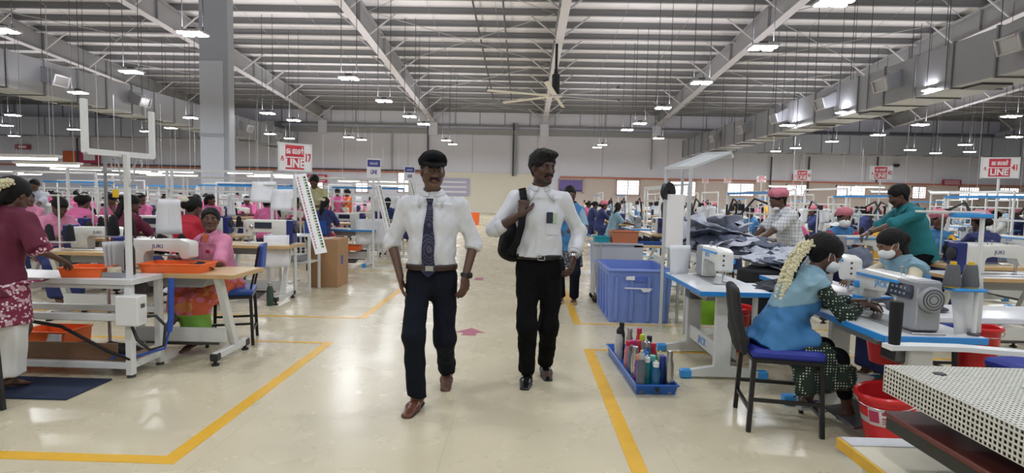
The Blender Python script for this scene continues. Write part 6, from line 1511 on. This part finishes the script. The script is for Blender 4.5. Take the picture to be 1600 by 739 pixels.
PROT['navy_back'] = worker('woman in dark navy shirt and pink hair net, back turned', (5.65, 7.0, 0), radians(185), True, 'navy_cloth', 'bun', look=(0, 10, 0), net=True, h=.010, lean=.15, up=1.8)
PROT['walk'] = worker('woman in blue vest half hidden behind the man with the bag', (.60, 7.5, 0), radians(-10), False, 'vest_light', 'bun', look=(15, 10, 0), vest=True, arms='hold', lean=.02, H=1.56, h=.010, lower='trouser_navy')
F = SDF(); F.seg((0, .02, .5), (0, .02, .82), (.2, .14), (.17, .13), (1, 0, 0), .03, .01); F.disp = folds(.01, 16, 4, (1, 1, .2)); F.build('kurta_skirt', M['patch_floral'], PROT['walk'], .011)
for sd_ in (-1, 1):
    sn = MB(); sn.prism([(-.04, 0), (.04, 0), (.045, .2), (0, .24), (-.045, .2)], (sd_*.09-.0, .08, 0), (1, 0, 0), (0, -1, 0), (0, 0, .03)); sn.build('sandal', M['wood_edge'], PROT['walk'])
dup(PROT['stand_pink'], at(545, 300, 18)-V((0, 0, at(545, 300, 18).z)), radians(-30), 'standing woman in orange with hair tied, beside the left line posts', swap={'pink': M['orange_cloth'], 'pink_pale': M['navy_cloth']})
dup(PROT['stand_pink'], (-9.6, 10.9, 0), radians(20), 'standing woman with blue face cloth beyond the maroon-clad woman', swap={'pink': M['light_grey_cloth'], 'pink_pale': M['navy_cloth']})
dup(PROT['stand_pink'], (6.1, 14, 0), radians(-10), 'standing woman in yellow raising her hand above the right lines', swap={'pink': M['yellow_cloth'], 'pink_pale': M['yellow_cloth']})
spec = [('pink_seat', 330, 318, 12.0, 20, 'pink', 'woman in bright pink sewing to the right of the grey column'), ('pink_lean', 415, 325, 11.2, 200, 'pink', 'woman in pink with black hair bent behind the bulky machine'), ('face', 128, 312, 12.5, 60, 'pink', 'woman in pink seen from the side left of the white post'),
        ('pink_seat', 600, 335, 14, 150, 'navy_cloth', 'woman in navy seated right of the blue and white line sign'), ('pink_lean', 625, 335, 12.5, 120, 'orange_cloth', 'woman in orange seated beside the walking man in the cap'), ('face', 180, 308, 14, -30, 'green_cloth', 'woman in olive seated behind the white post crossbar')]
for kd, px, py, Y, rz, top, lab in spec:
    p = at(px, py, Y); dup(PROT[kd], (p.x, p.y, 0), radians(rz), lab, swap={'pink': M[top], 'pink_pale': M[top]})
CHF = stool('blue-backed work chair of the pink-shirted sideways woman', .5, (-6.3, 11.05, 0), radians(-60), 'blue_chair', 'blue_chair')
RAIL = None
def rail(p, rz, L, h, label, blue=False):
    t = thing('rail_frame', label, 'rail', p, rz, 'rails over the sewing lines')
    for s in (-1, 1): MB().box((s*L/2, 0, h/2), (.035, .035, h), .0).build('post', M['white_paint'], t)
    MB().box((0, 0, h), (L, .04, .04)).build('crossbar', M['machine_blue' if blue else 'white_paint'], t)
    MB().box((0, 0, h-.32), (L, .025, .025)).build('lower_bar', M['white_paint'], t); return t
RAILS = [rail((-4.0, 12.1, 0), 0, 1.7, 1.72, 'white rail frame over the rows of machines'), rail((-5.8, 12.1, 0), 0, 1.7, 1.55, 'rail frame with blue bar over the rows of machines', True)]
TUBE = tube_light('bright tube light in a white reflector hung over the left lines', at(30, 246, 9.0), 1.3, 0)
PAP = paper('white work sheet hanging at the stand behind the pink-shirted woman', (-3.1, 4.845, WT+.43), .22, .3, 0, 0, None, 'hanging_work_sheet')
def arm_frame():
    t = thing('jointed_boom', 'black jointed boom clamped above the right sewing lines', 'boom', (4.2, 9, 0), 0, 'black jointed booms over the right lines')
    MB().tube([(0, 0, .01), (0, 0, 1.36)], .018, 6).build('post', M['black_metal'], t); MB().tube([(0, 0, 1.12), (.28, 0, 1.46), (.62, 0, 1.34)], .018, 6).build('arm', M['black_metal'], t); MB().box((.62, 0, 1.32), (.05, .1, .1)).build('clamp', M['black_metal'], t); MB().box((0, 0, .01), (.3, .3, .02)).build('base', M['black_metal'], t); return t
ARM = arm_frame(); ARM.location = (3.35, 9.0, 0)
TL_, MACHL, STL = 'white machine table in the rows of sewing stations', 'white sewing machine in the rows of stations', 'white thread stand in the rows of stations'
cnt = dict(st=0, cone=0, ppl=0, pap=0)
tops_l = ['pink', 'pink', 'pink', 'pink', 'pink', 'pink_pale', 'pink_pale', 'maroon', 'navy_cloth', 'orange_cloth']; tops_r = ['vest_blue', 'vest_light', 'yellow_cloth', 'navy_cloth', 'white_cloth', 'maroon', 'pink']
COLW = dict(pink='bright pink', pink_pale='pale pink', maroon='maroon', navy_cloth='navy', orange_cloth='orange', vest_blue='blue', vest_light='pale blue', yellow_cloth='yellow', white_cloth='white')
def station(x, y, rz, left, near, who):
    side = 'left' if left else 'right'; jk = (not left and rr.random() < .6)
    T = TA if jk else (TE if rr.random() < .5 else TF); z = TZ if jk else WT
    mk = MA if jk else (ME if rr.random() < .6 else MF)
    g = ' %s of the aisle' % side
    dup(T, (x, y, 0), rz, TL_+g, 'machine tables in the rows'+g)
    dup(mk, (x, y, z), rz, MACHL+g, 'sewing machines in the rows'+g)
    STN.append((x, y, rz, left))
    c, s = cos(rz), sin(rz); loc = lambda u, v: (x+u*c-v*s, y+u*s+v*c)
    p = loc(.28, .2); dup(ST, (*p, z), rz, STL+g, 'thread stands in the rows'+g); cnt['st'] += 1
    if cnt['cone'] < 260:
        blk = rr.random() < .75
        for du in (-.11, .11):
            q = loc(.28+du, .2); dup(CB, (*q, z+.1), 0, ('black' if blk else 'pale')+' thread cone on a stand in the rows'+g, ('black' if blk else 'pale')+' thread cones in the rows'+g, swap=None if blk else {'black_thread': M['white_thread']}); cnt['cone'] += 1
    q = loc(-.1, -.55)
    if who and all((o.location.x-q[0])**2+(o.location.y-q[1])**2 > .8 for o in SPEC):
        tp = rr.choice(tops_l if left else tops_r); kd = rr.choice(['pink_seat', 'pink_lean', 'pink_lean', 'face']) if left or rr.random() < .55 else rr.choice(['vest', 'vest2', 'navy_back'])
        q = loc(rr.uniform(-.2, 0), -.55); sw = {'pink': M[tp], 'pink_pale': M[tp]}
        gr = 'seated workers in %s in the rows%s' % (COLW[tp], g); lb = 'seated worker in %s behind a machine in the rows%s' % (COLW[tp], g)
        if kd in ('vest', 'vest2', 'navy_back'): gr = 'workers in pink hair nets in the rows'+g; lb = 'seated worker with pink hair net in the rows'+g; sw = None
        dup(PROT[kd], (*q, 0), rz+pi, lb, gr, swap=sw); cnt['ppl'] += 1
    if near and rr.random() < .5:
        q = loc(.28, .185); dup(PAP, (*q, z+.42), rr.uniform(-.6, .6), 'white work sheet hanging in the rows'+g, 'work sheets hanging in the rows'+g); cnt['pap'] += 1
STN = []
SPEC = [o for o in bpy.data.objects if o.get('category') == 'person']
for Y, xs in ((8.6, -4.9), (11.0, -8.0), (12.9, -3.7), (14.8, -3.8), (17, -3.7), (19.5, -4.2), (22.5, -4.4), (26, -5), (30.5, -5), (36, -5.5), (42, -6)):
    x = xs; st = 1.4+.025*Y
    while x > -(Y*.95+.6):
        station(x, Y, 0 if rr.random() < .6 else pi, True, Y < 20, rr.random() < (.72 if Y < 24 else .55)); x -= st*rr.uniform(.95, 1.1)
RIGHT = []
for X, face in ((5.7, 1), (6.9, -1), (9.2, 1), (10.5, -1), (13.3, 1), (15, -1), (19, 1), (21.5, -1), (27, 1), (32, -1)):
    y = max(8.2, X*1.02+.6); k = 0
    while y < 44:
        station(X+rr.uniform(-.1, .1), y, -pi/2*face, False, y < 20, rr.random() < .5); y += (1.45+.065*y)*rr.uniform(.95, 1.1)
for X, y0 in ((2.75, 9.6), (3.95, 9.2)):
    y = y0
    while y < 44: station(X, y, pi/2 if X > 3 else -pi/2, False, y < 20, rr.random() < .5); y += 1.4+.07*y
near = [q for q in STN if 8 < q[1] < 30]; rr.shuffle(near); used = []
def back(q, u, v): return (q[0]+u*cos(q[2])-v*sin(q[2]), q[1]+u*sin(q[2])+v*cos(q[2]))
for i, q in enumerate(near):
    p = back(q, 0, .36)
    if len(used) >= 60 or any((p[0]-w[0])**2+(p[1]-w[1])**2 < 1.2 for w in used): continue
    used.append(p); sd_ = 'left' if q[3] else 'right'
    dup(RAILS[len(used) % 3 == 0], (*p, 0), q[2], ('rail frame with blue bar' if len(used) % 3 == 0 else 'white rail frame')+' over the rows %s of the aisle' % sd_, ('blue rails' if len(used) % 3 == 0 else 'white rails')+' over the rows %s of the aisle' % sd_)
for px, py, Y in ((75, 257, 11), (120, 263, 13), (205, 266, 18), (228, 270, 22), (250, 273, 26), (275, 268, 20), (290, 274, 30), (380, 270, 22), (405, 275, 30), (428, 273, 18), (445, 277, 34), (520, 279, 30), (545, 283, 34), (598, 284, 26), (10, 268, 20), (44, 272, 26), (170, 272, 30), (610, 290, 38), (1222, 291, 28), (1240, 296, 34), (1360, 292, 26), (1390, 299, 20), (1485, 300, 18), (1560, 303, 14), (1590, 303, 22), (1330, 300, 32), (1180, 300, 36)):
    p = at(px, py, Y); dup(TUBE, p, 0, 'tube light hung over the far lines %s of the aisle' % ('left' if px < 800 else 'right'), 'tube lights over the far lines %s of the aisle' % ('left' if px < 800 else 'right'))
k = 0
for q in [q for q in STN if not q[3] and q[1] < 22]:
    p = back(q, .5, .5)
    if k < 24 and rr.random() < .6 and all((o.location.x-p[0])**2+(o.location.y-p[1])**2 > .35 for o in bpy.data.objects if o.get('category') in ('person', 'boom')): dup(ARM, (*p, 0), q[2]+pi); k += 1
for o in (PROT['vest'], PROT['vest2'], PROT['navy_back']): pass
dup(TF, (5.35, 6.62, 0), pi, 'machine table in front of the woman with yellow sleeves'); dup(ME, (5.3, 6.65, WT), pi, 'white machine in front of the woman with yellow sleeves')
dup(TE, (3.93, 6.86, 0), pi, 'machine table in front of the masked woman with red and yellow sleeves'); dup(MA, (4.0, 6.9, WT), pi, 'white machine in front of the masked woman with red and yellow sleeves')
dup(ST, (5.0, 6.85, WT), 0, 'white thread stand right of the man in teal')
for k in range(2): dup(CB, (4.89+.22*k, 6.85, WT+.1), 0, ['black thread cone right of the teal shirt, nearer the aisle', 'black thread cone right of the teal shirt, farther from the aisle'][k])
dup(ST, (3.62, 7.05, WT), 0, 'white thread stand beside the masked woman with red sleeves')
for k in range(2): dup(CB, (3.51+.22*k, 7.05, WT+.1), 0, ['black thread cone beside the masked woman, nearer the aisle', 'black thread cone beside the masked woman, nearer the man in teal'][k])
# second left column behind the near table: maroon back, pale pink bent
for (x, y, rz, lt_, lm) in ((-4.6, 6.0, pi, 'wood-edged machine table left of the pink-shirted woman', 'white machine left of the pink-shirted woman'), (-5.05, 7.6, 0, 'wood-edged machine table in front of the maroon-shirted seated woman', 'bulky white machine in front of the maroon-shirted seated woman'), (-6.2, 7.4, 0, 'wood-edged machine table at the far left behind the orange tray', 'white machine at the far left behind the orange tray')):
    dup(TE, (x, y, 0), rz, lt_); dup(MF if 'bulky' in lm else ME, (x, y, WT), rz, lm)
    c_ = -1 if rz else 1; dup(ST, (x+c_*.28, y+c_*.2, WT), rz, 'white thread stand beside the '+lm)
    for k in range(2): dup(CB, (x+c_*(.28+(.22*k-.11)), y+c_*.2, WT+.1), 0, ('%s black thread cone beside the ' % ('aisle-side' if (k == 1) == (c_ > 0) else 'wall-side'))+lm.replace('white machine', 'machine').replace('in front of the', 'of the').replace('behind the orange tray', ''))
lt2 = thing('thread_stand', 'tall steel thread stand left of the white post', 'thread stand', (-3.62, 4.8, 0))
MB().tube([(0, 0, 0), (0, 0, 1.62)], .014, 8).build('pole', M['steel'], lt2); a = MB(); a.bar((-.02, 0, 1.55), (.3, .02, 1.53), .03, .02); a.bar((-.1, 0, .99), (.22, 0, .99), .04, .012); a.build('guide_arm', M['steel'], lt2)
MB().lathe((0, 0, 0), [(.12, 0), (.12, .01), (.02, .02)], 16).build('base', M['dark_steel'], lt2)
for k in range(2): dup(CB, (-3.56+.14*k, 4.8, .998), 0, ['black thread cone on the tall steel stand, at its pole', 'black thread cone on the tall steel stand, at the tip of its tray'][k])
